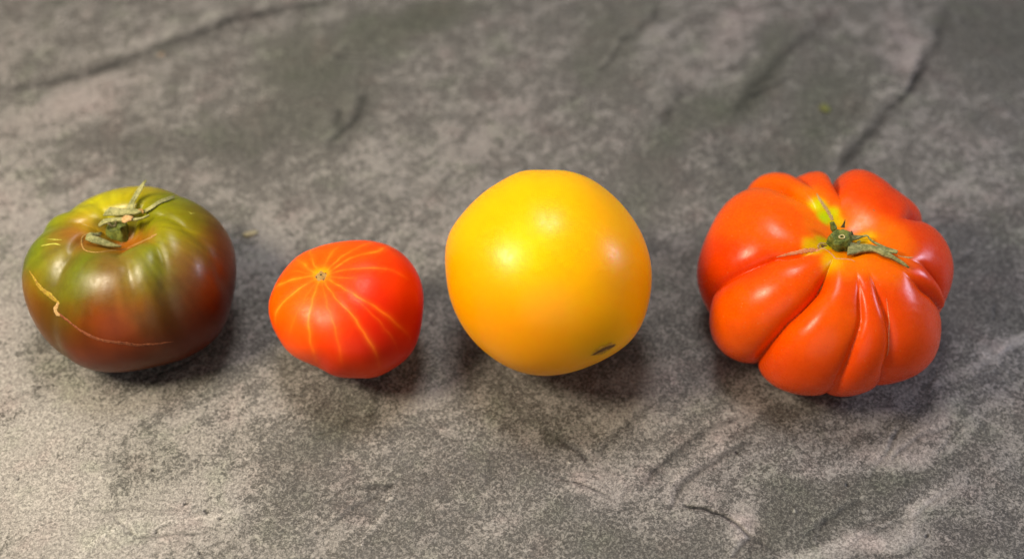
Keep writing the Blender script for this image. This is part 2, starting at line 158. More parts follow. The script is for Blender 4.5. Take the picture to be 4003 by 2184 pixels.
 "w":0.00043,"s":0.35},{"p":[[-0.01634,0.00871,0.0511],[-0.0167,0.00918,0.05096]],
 "w":0.00054,"s":0.9},{"p":[[-0.01305,0.00923,0.05199],[-0.01327,0.00979,0.0519]],
 "w":0.00043,"s":0.8}],
 "blobs":[[-0.0918,0.1724,0.0135,0.0473,0.0179,-0.0144,-0.28,0.4],[-0.1344,0.141,0.0278,0.0075,0.0055,-0.0205,-0.3,0.3],[-0.0655,0.2311,0.0379,0.0109,0.0037,-0.0212,-0.25,0.6],[-0.1152,0.189,0.016,0.0244,0.0117,-0.0177,-0.22,0.5],[-0.1962,0.129,0.0313,-0.0039,0.0027,-0.0174,-0.2,0],[-0.1386,0.1144,0.0327,-0.0079,0.0004,-0.0139,-0.12,0],[0.1272,0.1724,0.0158,0.023,0.0068,-0.0103,-0.3,0.6],[0.1561,0.2061,0.0159,0.0264,0.0067,-0.0089,-0.22,0.6],[0.097,0.1502,0.0274,0.0256,0.0055,-0.015,-0.22,0.5],[0.1679,0.1596,0.0308,0.0315,0.0082,-0.0213,-0.22,0.6],[0.0706,0.1087,0.0303,0.0233,0.0055,-0.0169,-0.2,0.2],[0.1296,0.1144,0.029,0.014,0.0018,-0.0159,-0.22,0.2],[0.0241,0.1692,0.0232,0.0198,0.0059,-0.0165,-0.1,0],[0.2759,0.2131,0.0246,0.0,-0.0113,-0.0407,-0.22,0.2],[0.2096,0.0264,0.0331,0.0138,0.0006,-0.0234,-0.25,-0.1],[0.2302,0.0759,0.0232,0.0,-0.0062,-0.023,-0.12,-0.1],[0.0612,0.2167,0.0252,0.0218,0.0108,-0.0357,-0.15,0.4],[-0.0386,0.2422,0.0253,0.0,0.0006,-0.0148,-0.25,0.6],[0.13,0.2275,0.0252,0.0289,0.0065,-0.0164,0.16,-0.6],[0.2147,0.2096,0.0109,-0.0072,-0.0157,-0.035,0.12,-0.6],[0.0786,0.2096,0.0126,0.0106,0.0035,-0.012,0.1,-0.3],[0.2215,0.1031,0.0254,0.0171,0.0038,-0.0236,0.06,0],[-0.2465,0.1564,0.0334,0.0149,0.0079,-0.0179,0.14,-0.3],[-0.2399,0.0866,0.0195,0.0,0.0086,-0.0312,0.16,-0.2],[-0.2249,0.1724,0.0232,0.0147,0.0057,-0.0121,0.14,-0.3],[-0.1977,0.2311,0.031,0.0205,0.005,-0.0119,0.05,0],[-0.058,0.1144,0.0242,0.0129,0.0076,-0.0236,0.1,0],[-0.0265,0.0759,0.0217,0.0109,0.0065,-0.0217,0.08,0],[-0.0036,0.141,0.0297,0.0159,0.007,-0.0277,0.08,-0.2],[-0.1197,0.0655,0.0118,0.0062,0.0068,-0.0165,0.12,0],[-0.2279,0.0172,0.0162,-0.0,0.0099,-0.0349,0.2,-0.2],[-0.1871,-0.0381,0.0302,0.0104,0.0063,-0.0131,0.2,0],[-0.172,-0.0792,0.0451,0.0093,0.0108,-0.0268,0.26,0],[-0.2088,-0.026,0.0272,-0.0,0.0065,-0.0237,0.12,0],[0.284,0.2422,0.0323,0.0,-0.0157,-0.0566,-0.12,0.1],[-0.1212,-0.042,0.0247,0.0082,0.0044,-0.0112,0.16,0],[-0.1243,-0.0809,0.0309,0.0135,0.0065,-0.013,0.14,0],[-0.1927,-0.0611,0.0243,0.0,0.0044,-0.0163,0.15,0],[-0.1485,-0.0629,0.0142,-0.0082,-0.0042,-0.0141,-0.22,0.2],[-0.0772,-0.0478,0.0171,0.0055,0.0043,-0.0128,-0.22,0.3],[-0.093,-0.0666,0.0189,-0.0074,-0.0023,-0.0118,-0.22,0.1],[-0.0394,-0.0738,0.0349,0.0035,0.0012,-0.0088,-0.2,-0.1],[0.0004,-0.0648,0.0224,0.0045,0.0011,-0.0072,-0.22,-0.2],[-0.0449,-0.0879,0.0281,0.0,0.0005,-0.0085,-0.1,0],[0.0426,-0.0879,0.0281,0.0,-0.0006,-0.0102,-0.16,0.2],[-0.0059,-0.0879,0.0234,0.0,0.0001,-0.0085,0.05,0],[-0.0673,-0.0827,0.0142,0.0,0.001,-0.0103,0.08,0],[-0.0454,-0.0281,0.0119,0.0,0.0006,-0.01,0.14,0],[-0.0215,-0.0321,0.0101,0.0,0.0002,-0.008,0.05,0],[0.06,-0.026,0.0081,0.0144,0.0097,-0.0071,0.1,0],[0.0456,-0.0381,0.0083,-0.0088,-0.0103,-0.0134,0.08,0],[0.0702,-0.0611,0.0182,0.0113,0.0039,-0.0095,0.14,-0.2],[0.0393,-0.0611,0.0146,0.0029,0.0009,-0.009,0.12,-0.2],[0.0929,-0.0478,0.0173,0.0107,0.0021,-0.0058,0.1,-0.3],[0.1677,-0.0459,0.0308,0.0162,0.0015,-0.0072,0.16,-0.4],[0.1484,-0.0592,0.0182,0.0088,0.001,-0.005,0.14,-0.2],[0.1156,-0.0997,0.0179,0.0101,0.0011,-0.0032,0.5,0],[0.1382,-0.0862,0.0141,0.0071,0.0008,-0.0031,0.5,-0.1],[0.1666,-0.072,0.0197,0.01,0.0008,-0.0035,0.42,-0.2],[0.0875,-0.0844,0.007,0.0027,0.0008,-0.0039,0.45,-0.2],[0.2202,-0.0007,0.0086,0.0115,0.0019,-0.0017,0.5,-0.1],[0.2102,-0.005,0.0091,0.0054,0.0007,-0.0037,0.12,0],[0.1948,-0.0178,0.016,0.0095,0.0006,-0.0025,0.2,0],[0.1931,-0.044,0.0172,0.0099,0.0005,-0.0024,0.14,0],[0.149,-0.04,0.0167,0.01,0.0008,-0.0027,0.14,0],[0.1237,-0.0702,0.0075,0.0052,0.0011,-0.0024,0.2,0],[0.1225,-0.0774,0.0304,0.0145,0.0019,-0.0079,-0.2,0.3],[0.1643,-0.0611,0.0335,0.0173,0.0009,-0.004,-0.15,0.2],[0.1901,-0.0555,0.0186,0.0105,0.0023,-0.0097,-0.12,-0.1],[0.1825,-0.026,0.0322,0.0159,0.0011,-0.0073,-0.15,-0.2],[0.1048,-0.0896,0.0222,0.0042,0.0001,-0.0067,-0.14,0.2],[0.1816,-0.0879,0.026,0.0048,-0.001,-0.01,-0.06,-0.2],[0.0234,-0.0517,0.0072,-0.0073,-0.0044,-0.0058,-0.18,0],[0.0071,-0.042,0.0117,0.0,-0.0001,-0.0058,-0.1,0],[0.1117,-0.044,0.0144,0.0089,0.0021,-0.006,-0.2,0]],  # large pale near-left blob: lighter stone plus lamp brightness added to its tone
 "veins":[{"p":[[-0.2769,0.1741],[-0.2565,0.1783],[-0.2367,0.1856],[-0.2178,0.1985],[-0.1985,0.2124],[-0.1783,0.2246],[-0.1533,0.2393],[-0.1223,0.249],[-0.0951,0.2555]],
 "w":0.00351,"s":-0.24},{"p":[[-0.184,0.2185],[-0.1658,0.2311],[-0.1487,0.2393],[-0.1315,0.2483]],
 "w":0.00111,"s":-0.14},{"p":[[-0.1707,0.233],[-0.1584,0.2422],[-0.1482,0.2517]],
 "w":0.00129,"s":-0.12},{"p":[[0.2538,0.246],[0.2339,0.2061],[0.2218,0.1823],[0.2074,0.166],[0.1945,0.1502],[0.1809,0.1343],[0.171,0.1202],[0.1613,0.1059]],
 "w":0.00296,"s":-0.32},{"p":[[0.2325,0.2096],[0.2163,0.1773],[0.2004,0.158]],
 "w":0.00111,"s":-0.2},{"p":[[0.1908,0.2555],[0.176,0.2311],[0.1567,0.2096],[0.1403,0.189],[0.1268,0.1692],[0.1159,0.1502]],
 "w":0.00296,"s":-0.2},{"p":[[-0.0792,0.1757],[-0.0836,0.1533],[-0.0905,0.1379],[-0.0958,0.129]],
 "w":0.0024,"s":-0.25},{"p":[[-0.0927,0.1596],[-0.0929,0.141]],
 "w":0.00296,"s":-0.2},{"p":[[0.0865,0.2498],[0.0755,0.2275],[0.061,0.2131]],
 "w":0.00259,"s":-0.15},{"p":[[0.096,0.1823],[0.0855,0.1628],[0.0776,0.144]],
 "w":0.00222,"s":-0.16},{"p":[[0.0203,-0.0469],[0.0267,-0.0517],[0.0315,-0.0558],[0.0345,-0.0611]],
 "w":0.00111,"s":-0.25},{"p":[[0.0322,-0.0573],[0.0382,-0.0517],[0.0453,-0.043],[0.0526,-0.0341],[0.0635,-0.024]],
 "w":0.00129,"s":-0.22},{"p":[[0.0138,-0.04],[0.0219,-0.0478]],
 "w":0.00185,"s":-0.16},{"p":[[0.0486,-0.0675],[0.057,-0.0629],[0.0676,-0.0536],[0.0783,-0.0459],[0.0908,-0.0381],[0.1031,-0.0341]],
 "w":0.00148,"s":-0.26},{"p":[[0.0435,-0.0729],[0.0486,-0.0675]],
 "w":0.00111,"s":-0.14},{"p":[[0.0658,-0.0729],[0.0712,-0.0666],[0.0817,-0.0592],[0.0906,-0.0536],[0.1012,-0.0478]],
 "w":0.00129,"s":-0.32},{"p":[[0.0638,-0.0774],[0.0662,-0.072]],
 "w":0.00092,"s":-0.22},{"p":[[0.0669,-0.0765],[0.0733,-0.0779],[0.0793,-0.0806],[0.0841,-0.0829],[0.0881,-0.0862],[0.0908,-0.0896],[0.0929,-0.0925]],
 "w":0.00048,"s":-0.75},{"p":[[0.0929,-0.0925],[0.0897,-0.0956],[0.0866,-0.1006]],
 "w":0.00092,"s":-0.35},{"p":[[0.0907,-0.0905],[0.1033,-0.0997]],
 "w":0.00092,"s":-0.2},{"p":[[0.0229,-0.0672],[0.0269,-0.0679],[0.0309,-0.0699],[0.0348,-0.071],[0.039,-0.0729]],
 "w":0.00041,"s":-0.6},{"p":[[0.0149,-0.0648],[0.0229,-0.0672]],
 "w":0.00074,"s":-0.2},{"p":[[0.1123,-0.0913],[0.1211,-0.0853],[0.1334,-0.0783],[0.147,-0.0738]],
 "w":0.00111,"s":-0.2},{"p":[[0.1537,-0.0573],[0.1654,-0.0488],[0.1786,-0.042],[0.1879,-0.0381]],
 "w":0.00111,"s":-0.2},{"p":[[0.1302,-0.0956],[0.1492,-0.0862],[0.1669,-0.0774],[0.1819,-0.0684]],
 "w":0.00092,"s":-0.18},{"p":[[-0.1541,-0.0888],[-0.149,-0.0905],[-0.1464,-0.0917],[-0.1412,-0.0908],[-0.1335,-0.0901],[-0.1259,-0.0893],[-0.1137,-0.0876]],
 "w":0.00048,"s":-0.35},{"p":[[-0.1582,-0.0809],[-0.1531,-0.0862],[-0.149,-0.0905]],
 "w":0.00055,"s":-0.25},{"p":[[-0.095,-0.0756],[-0.0898,-0.0792],[-0.0846,-0.0827],[-0.082,-0.0848]],
 "w":0.00065,"s":-0.22},{"p":[[-0.1021,-0.0702],[-0.0933,-0.0765]],
 "w":0.00074,"s":-0.14},{"p":[[-0.1091,-0.0555],[-0.1037,-0.0478],[-0.0966,-0.0391],[-0.0921,-0.0341]],
 "w":0.00074,"s":0.18},{"p":[[-0.095,-0.0381],[-0.0862,-0.042],[-0.0808,-0.0459]],
 "w":0.00074,"s":-0.12},{"p":[[-0.0479,-0.042],[-0.0379,-0.0416],[-0.0295,-0.044]],
 "w":0.00092,"s":-0.22},{"p":[[-0.0563,-0.0178],[-0.0563,-0.0301],[-0.0599,-0.0381]],
 "w":0.00111,"s":-0.2},{"p":[[0.2061,-0.0007],[0.2123,-0.004],[0.2217,0.0015]],
 "w":0.00111,"s":0.2},{"p":[[0.2134,-0.0061],[0.218,-0.0178]],
 "w":0.00092,"s":0.14},{"p":[[0.1911,-0.0188],[0.2028,-0.0136],[0.214,-0.0104]],
 "w":0.00092,"s":0.16},{"p":[[-0.1827,-0.0684],[-0.1728,-0.0629],[-0.1641,-0.0583],[-0.1566,-0.0555]],
 "w":0.00074,"s":-0.14},{"p":[[-0.2184,-0.0281],[-0.2097,-0.0229],[-0.1973,-0.0178]],
 "w":0.00148,"s":-0.1},{"p":[[-0.239,0.0431],[-0.2274,0.048]],
 "w":0.00259,"s":-0.14}],
 "specks":[[-0.131,-0.076],[-0.1219,-0.0792],[-0.1211,-0.0802],[-0.1151,-0.082],[-0.1214,-0.0972],[-0.1995,-0.0644],[-0.1465,-0.0607],[-0.1393,-0.0888],[0.0942,-0.0536],[0.1353,-0.0684],[0.1623,-0.0905]],
 "stems":{"green":{"strips":[{"a":[[-0.01286,0.00206,0.051],[-0.01353,-0.00201,0.0545],[-0.01476,-0.00366,0.0565],[-0.01572,-0.00549,0.057]],
 "b":[[-0.01223,-0.00012,0.0505],[-0.01268,-0.00295,0.054],[-0.01362,-0.00476,0.056],[-0.01495,-0.00703,0.0566]],
 "t":0.00035,"curl":0.0003,"c":"olive"},{"a":[[-0.01549,-0.00568,0.0572],[-0.01339,-0.00531,0.0568],[-0.01006,-0.00524,0.055],[-0.00686,-0.00534,0.0525],[-0.00329,-0.00525,0.05]],
 "b":[[-0.01552,-0.0079,0.057],[-0.0132,-0.00873,0.0564],[-0.01109,-0.00851,0.055],[-0.00734,-0.00775,0.0525],[-0.0032,-0.00579,0.0499]],
 "t":0.00035,"curl":0.0005,"c":"olive"},{"a":[[-0.00885,0.00942,0.058],[-0.00451,0.00842,0.0583],[-0.00045,0.00779,0.0584],[0.00298,0.00778,0.0586],[0.00523,0.00723,0.0588]],
 "b":[[-0.01113,0.00514,0.0575],[-0.00654,0.00505,0.0576],[-0.00133,0.00515,0.0578],[0.00232,0.00531,0.058],[0.00515,0.00598,0.0585]],
 "t":0.00035,"curl":0.0006,"c":"olive"},{"a":[[-0.01241,0.00234,0.0555],[-0.01094,0.0037,0.0565],[-0.00755,0.00419,0.057],[-0.00325,0.00408,0.0575],[0.00175,0.00312,0.058],[0.00597,0.00268,0.059],[0.00924,0.00326,0.06]],
 "b":[[-0.01231,0.00058,0.0555],[-0.00919,0.00169,0.0565],[-0.00606,0.00218,0.057],[-0.00234,0.00231,0.0575],[0.00205,0.00171,0.058],[0.00637,0.00197,0.059],[0.00947,0.00287,0.06]],
 "t":0.00035,"curl":0.0004,"c":"olive"},{"a":[[-0.00178,0.0076,0.0586],[-0.00051,0.01057,0.06],[0.00085,0.01394,0.061],[0.00247,0.01734,0.062],[0.00521,0.01976,0.064]],
 "b":[[0.00129,0.00742,0.0586],[0.00158,0.01057,0.06],[0.00288,0.01358,0.061],[0.00412,0.01661,0.062],[0.00573,0.01954,0.064]],
 "t":0.00035,"curl":-0.0004,"c":"olive"},{"a":[[0.00534,0.00678,0.0589],[0.00879,0.0072,0.0606],[0.01162,0.0109,0.0604],[0.01379,0.01472,0.0584],[0.01544,0.01923,0.055]],
 "b":[[0.00653,0.00546,0.0589],[0.00989,0.0062,0.0606],[0.01233,0.00932,0.0604],[0.01493,0.01319,0.0584],[0.01589,0.01824,0.055]],
 "t":0.00035,"curl":-0.0003,"c":"olive"},{"a":[[-0.00672,0.0038,0.052],[-0.00591,0.00373,0.054],[-0.00453,0.00397,0.0545],[-0.00279,0.00373,0.054]],
 "b":[[-0.00377,-8e-05,0.052],[-0.00398,0.0009,0.054],[-0.00295,0.0015,0.0545],[-0.00177,0.00266,0.054]],
 "t":0.00035,"curl":0.0003,"c":"green"}],
 "knob":{"base":[-0.00727,0.00564,0.0465],
 "r":0.006,"h":0.0062},"stub":{"base":[-0.00969,0.00641,0.048],
 "top":[-0.00834,0.00464,0.0532],
 "r":0.0018},"flake":{"a":[[-0.00232,0.00225,0.059],[-0.00116,0.00365,0.0592],[0.00104,0.00329,0.0594],[0.00252,0.00277,0.0592]],
 "b":[[-0.00171,0.00017,0.0586],[-0.00021,-0.0001,0.0587],[0.00068,0.00068,0.0588],[0.00185,0.00121,0.0588]],
 "t":0.0004,"curl":0.0003,"c":"tan"},"hook":[[0.00387,0.00686,0.0593],[0.00488,0.00672,0.0596],[0.00566,0.00611,0.0596],[0.00603,0.00534,0.0594],[0.00614,0.00482,0.0592]],
 "crumbs":[[-0.00416,0.00174,0.055],[-0.00425,-0.0009,0.0495],[0.00052,0.00167,0.06]],
 "scars":[{"p":[[-0.03879,-0.01738,0.0484],[-0.03565,-0.02157,0.04843],[-0.03312,-0.02494,0.04755],[-0.03053,-0.02719,0.04698],[-0.02841,-0.02848,0.0466],[-0.0261,-0.03033,0.04575],[-0.02292,-0.0329,0.0462]],
 "w":[0.0002,0.0006,0.0009,0.001,0.0012,0.0011,0.0003],
 "h":0.0004,"c":"yellow"},{"p":[[-0.02364,-0.03223,0.0461],[-0.02468,-0.0329,0.04442],[-0.02564,-0.03331,0.04307],[-0.02471,-0.03508,0.04223],[-0.02291,-0.03624,0.04291]],
 "w":[0.0006,0.0011,0.0012,0.0011,0.0005],
 "h":0.0006,"c":"tan"},{"p":[[-0.02407,-0.03519,0.04282],[-0.02137,-0.03745,0.04293],[-0.01816,-0.03976,0.04241],[-0.01409,-0.04238,0.04086],[-0.00883,-0.04448,0.03893],[-0.0037,-0.04529,0.03745],[0.0029,-0.04503,0.03559],[0.00808,-0.04406,0.03308],[0.01385,-0.04285,0.032],[0.01826,-0.04172,0.0316],[0.02085,-0.04038,0.03062]],
 "w":[0.0006,0.0006,0.0005,0.0006,0.0007,0.0007,0.0008,0.0007,0.0006,0.0004,0.0001],
 "h":0.0002,"c":"red"},{"p":[[0.01471,-0.00777,0.06025],[0.01278,-0.00812,0.05934],[0.01032,-0.00777,0.0574],[0.00245,-0.00287,0.04876],[-0.00085,-0.00345,0.04724],[-0.00503,-0.007,0.04944],[-0.00835,-0.01272,0.05485],[-0.01158,-0.01395,0.05617],[-0.0151,-0.01244,0.05605],[-0.01801,-0.00729,0.05455],[-0.01789,-0.00493,0.05538],[-0.01635,-0.00268,0.05509]],
 "w":[0.0003,0.0007,0.0004,0.0003,0.0003,0.0003,0.0003,0.0003,0.0003,0.0003,0.0003,0.0003],
 "h":0.0003,"c":"cream"},{"p":[[-0.0006,0.0043,0.04946],[-0.00208,0.00354,0.04862],[-0.00353,0.00232,0.04767],[-0.00443,-0.00018,0.04689],[-0.00556,-0.00148,0.0473]],
 "w":[0.0001,0.0003,0.0003,0.0003,0.0001],
 "h":0.0003,"c":"cream"},{"p":[[-0.03267,-0.00546,0.05467],[-0.0285,-0.00713,0.05624],[-0.02518,-0.00794,0.05688]],
 "w":[0.0001,0.0003,0.0001],
 "h":0.0001,"c":"lime"},{"p":[[-0.03471,-0.00839,0.05371],[-0.03169,-0.00895,0.05507],[-0.02804,-0.00949,0.05622],[-0.02519,-0.01051,0.05662]],
 "w":[0.0001,0.0004,0.0004,0.0001],
 "h":0.0001,"c":"lime"},{"p":[[0.02375,0.00837,0.05653],[0.02505,0.00785,0.05598],[0.02595,0.00924,0.05469]],
 "w":[0.0001,0.0003,0.0001],
 "h":0.0001,"c":"lime"}]},"ribbed":{"strips":[{"a":[[0.00035,-0.00611,0.06179],[0.00312,-0.00692,0.06189],[0.00646,-0.00824,0.06275],[0.01027,-0.01017,0.06396],[0.01297,-0.01304,0.06473],[0.0163,-0.01601,0.06478],[0.01899,-0.01829,0.06423],[0.02152,-0.02069,0.06314]],
 "b":[[-0.00195,-0.01463,0.06484],[0.00139,-0.01385,0.06413],[0.0048,-0.0123,0.06364],[0.00909,-0.0129,0.06429],[0.01189,-0.01553,0.06489],[0.01521,-0.0172,0.06481],[0.01819,-0.01922,0.06425],[0.02146,-0.02076,0.06314]],
 "t":0.0011,"curl":0.0007,"c":"olive"},{"a":[[0.00956,-0.00939,0.06363],[0.01244,-0.01061,0.06461],[0.01503,-0.01192,0.06525],[0.01806,-0.01384,0.06572]],
 "b":[[0.01014,-0.01188,0.06426],[0.01288,-0.01325,0.06501],[0.01539,-0.01458,0.06543],[0.01747,-0.01523,0.06574]],
 "t":0.0004,"curl":0.0003,"c":"olive"},{"a":[[0.00225,-0.00089,0.06139],[0.00386,-0.0019,0.06172],[0.00626,-0.00288,0.06252],[0.00829,-0.00352,0.06377],[0.0092,-0.00543,0.06364],[0.01078,-0.00736,0.06385],[0.01298,-0.0097,0.06445],[0.01443,-0.01103,0.06469]],
 "b":[[0.00191,-0.00464,0.06139],[0.00478,-0.0045,0.06211],[0.00614,-0.0039,0.06252],[0.00823,-0.0042,0.06378],[0.00902,-0.00602,0.06366],[0.01031,-0.0083,0.06388],[0.0125,-0.01048,0.06447],[0.01403,-0.01164,0.0647]],
 "t":0.00035,"curl":0.0003,"c":"olive"},{"a":[[0.00413,-0.00738,0.06189],[0.00444,-0.00523,0.06156],[0.00578,-0.00521,0.06226]],
 "b":[[0.00463,-0.00688,0.06188],[0.0051,-0.00636,0.062],[0.00582,-0.00512,0.06226]],
 "t":0.0004,"curl":0.0,"c":"olive"},{"a":[[-0.0015,0.00112,0.06322],[-0.0007,0.00191,0.06407],[0.00037,0.00355,0.06554]],
 "b":[[0.00031,0.00079,0.06322],[0.00028,0.00168,0.06407],[0.00048,0.00352,0.06554]],
 "t":0.0004,"curl":0.0,"c":"dark"},{"a":[[0.00232,-0.00178,0.06174],[0.00277,-0.00054,0.06261],[0.00257,-0.00068,0.06289]],
 "b":[[0.00367,-0.00188,0.06208],[0.00307,-0.00109,0.0626],[0.00265,-0.0008,0.06289]],
 "t":0.0004,"curl":0.0,"c":"dark"}],
 "knob":{"base":[-0.00195,-0.00553,0.0585],
 "r":0.0046,"top":[-0.00381,-0.0067,0.0671],
 "rt":0.0036},"ring":[-0.00346,-0.0078,0.0674],
 "stub":{"base":[-0.00427,0.00026,0.063],
 "top":[-0.00532,0.0019,0.0655],
 "r":0.0011},"scars":[{"p":[[-0.00779,0.0205,0.06306],[-0.00711,0.01731,0.06296],[-0.00593,0.01447,0.06253],[-0.00462,0.01186,0.06179],[-0.00354,0.00969,0.06097],[-0.00299,0.00794,0.06027]],
 "w":[0.0002,0.0006,0.0008,0.0009,0.0009,0.0007],
 "h":0.0004,"c":"tan"},{"p":[[-0.02832,-0.01021,0.05768],[-0.02504,-0.01025,0.05927],[-0.02065,-0.01003,0.06036],[-0.0156,-0.00954,0.06119],[-0.01119,-0.00944,0.06149]],
 "w":[0.0001,0.0006,0.0009,0.001,0.0007],
 "h":0.0003,"c":"pink"},{"p":[[-0.00755,-0.00596,0.06071],[-0.00904,-0.00577,0.06115],[-0.01055,-0.00612,0.06158],[-0.01181,-0.00771,0.06169],[-0.01124,-0.00872,0.06128],[-0.00918,-0.00905,0.06189]],
 "w":[0.0002,0.0004,0.0004,0.0004,0.0004,0.0002],
 "h":0.0005,"c":"tan"},{"p":[[-0.00807,-0.00709,0.06113],[-0.0095,-0.00726,0.06117],[-0.01068,-0.00747,0.06148]],
 "w":[0.0008,0.001,0.0004],
 "h":0.0002,"c":"brown"},{"p":[[-0.01109,-0.00897,0.06116],[-0.00869,-0.01082,0.06238],[-0.00712,-0.01343,0.06265],[-0.00617,-0.0155,0.06292],[-0.00294,-0.01564,0.06287],[-0.00052,-0.01592,0.06283],[0.00088,-0.01722,0.06309]],
 "w":[0.0002,0.0003,0.0003,0.0003,0.0003,0.0003,0.0001],
 "h":0.0002,"c":"pink"},{"p":[[0.01836,-0.01437,0.06331],[0.02116,-0.01471,0.06303],[0.02303,-0.01469,0.06264],[0.02508,-0.01411,0.06216]],
 "w":[0.0001,0.0003,0.0004,0.0001],
 "h":0.0003,"c":"tan"},{"p":[[-0.0142,-0.02653,0.05497],[-0.01246,-0.02473,0.05523],[-0.01165,-0.02362,0.0567]],
 "w":[0.0001,0.0003,0.0001],
 "h":0.0001,"c":"cream"},{"p":[[0.01093,-0.03325,0.05961],[0.01201,-0.03948,0.05416],[0.01224,-0.04183,0.05136],[0.01287,-0.04753,0.04142]],
 "w":[0.0001,0.0002,0.0002,0.0001],
 "h":0.0001,"c":"pink"},{"p":[[0.01399,0.01134,0.06297],[0.01452,0.01053,0.0629]],
 "w":[0.0002,0.0002],
 "h":0.0002,"c":"cream"}]},"yellow":{"scars":[{"p":[[0.01547,-0.04179,0.0432],[0.01789,-0.04111,0.04417],[0.01962,-0.04051,0.04485],[0.02153,-0.03973,0.0451],[0.02319,-0.03895,0.04521],[0.02576,-0.03753,0.04463]],
 "w":[0.0002,0.0019,0.0024,0.0024,0.0022,0.0004],
 "h":0.0001,"c":"rim"},{"p":[[0.01621,-0.0416,0.04353],[0.01789,-0.04111,0.04419],[0.01962,-0.04051,0.0449],[0.02145,-0.03977,0.04532],[0.02319,-0.03895,0.04521],[0.02514,-0.0379,0.04482]],
 "w":[0.0002,0.001,0.0014,0.0014,0.0013,0.0006],
 "h":0.0003,"c":"brown"}]},"small":{"disc":[-0.00934,0.00204,0.05236],
 "n":[-0.211,-0.125,0.969],
 "dots":[[-0.00934,0.00276,0.05245],[-0.01118,0.00178,0.05193],[-0.00815,0.0004,0.05241],[-0.00749,0.00315,0.05286]]}},"bits":{"flake":[-0.1254,0.0685],
 "fleck":[0.1664,0.1587],
 "orange":[-0.1952,0.203],
 "pale":[[0.0241,-0.0587],[-0.0243,-0.0629],[-0.1677,-0.0653],[0.1113,-0.0792],[-0.0579,-0.0947]]}}

# ---------------------------------------------------------------- camera numbers (metres, radians)
LENS = 40.0
PITCH = math.radians(50.0)
CAM = np.array([0.0, -0.300, 0.4055])

TAU = 2.0 * math.pi


def smooth(x, a, b):
    t = np.clip((x - a) / (b - a), 0.0, 1.0)
    return t * t * (3.0 - 2.0 * t)


def wrap(d):
    return (d + math.pi) % TAU - math.pi


def tilt_matrix(tx, ty):
    """axis z leans by (tx, ty) towards +x and +y"""
    ax = np.array([-ty, tx, 0.0])
    n = np.linalg.norm(ax)
    if n < 1e-9:
        return np.eye(3)
    k = ax / n
    K = np.array([[0, -k[2], k[1]], [k[2], 0, -k[0]], [-k[1], k[0], 0]])
    return np.eye(3) + math.sin(n) * K + (1 - math.cos(n)) * (K @ K)


def wobble(P, seed, freq, n=7):
    """cheap smooth 3D noise: a sum of random plane waves"""
    r = np.random.RandomState(seed)
    out = np.zeros(len(P))
    for _ in range(n):
        k = r.normal(size=3)
        k *= freq * r.uniform(0.6, 1.5) / np.linalg.norm(k)
        out += np.sin(P @ k + r.uniform(0, TAU))
    return out / math.sqrt(n)


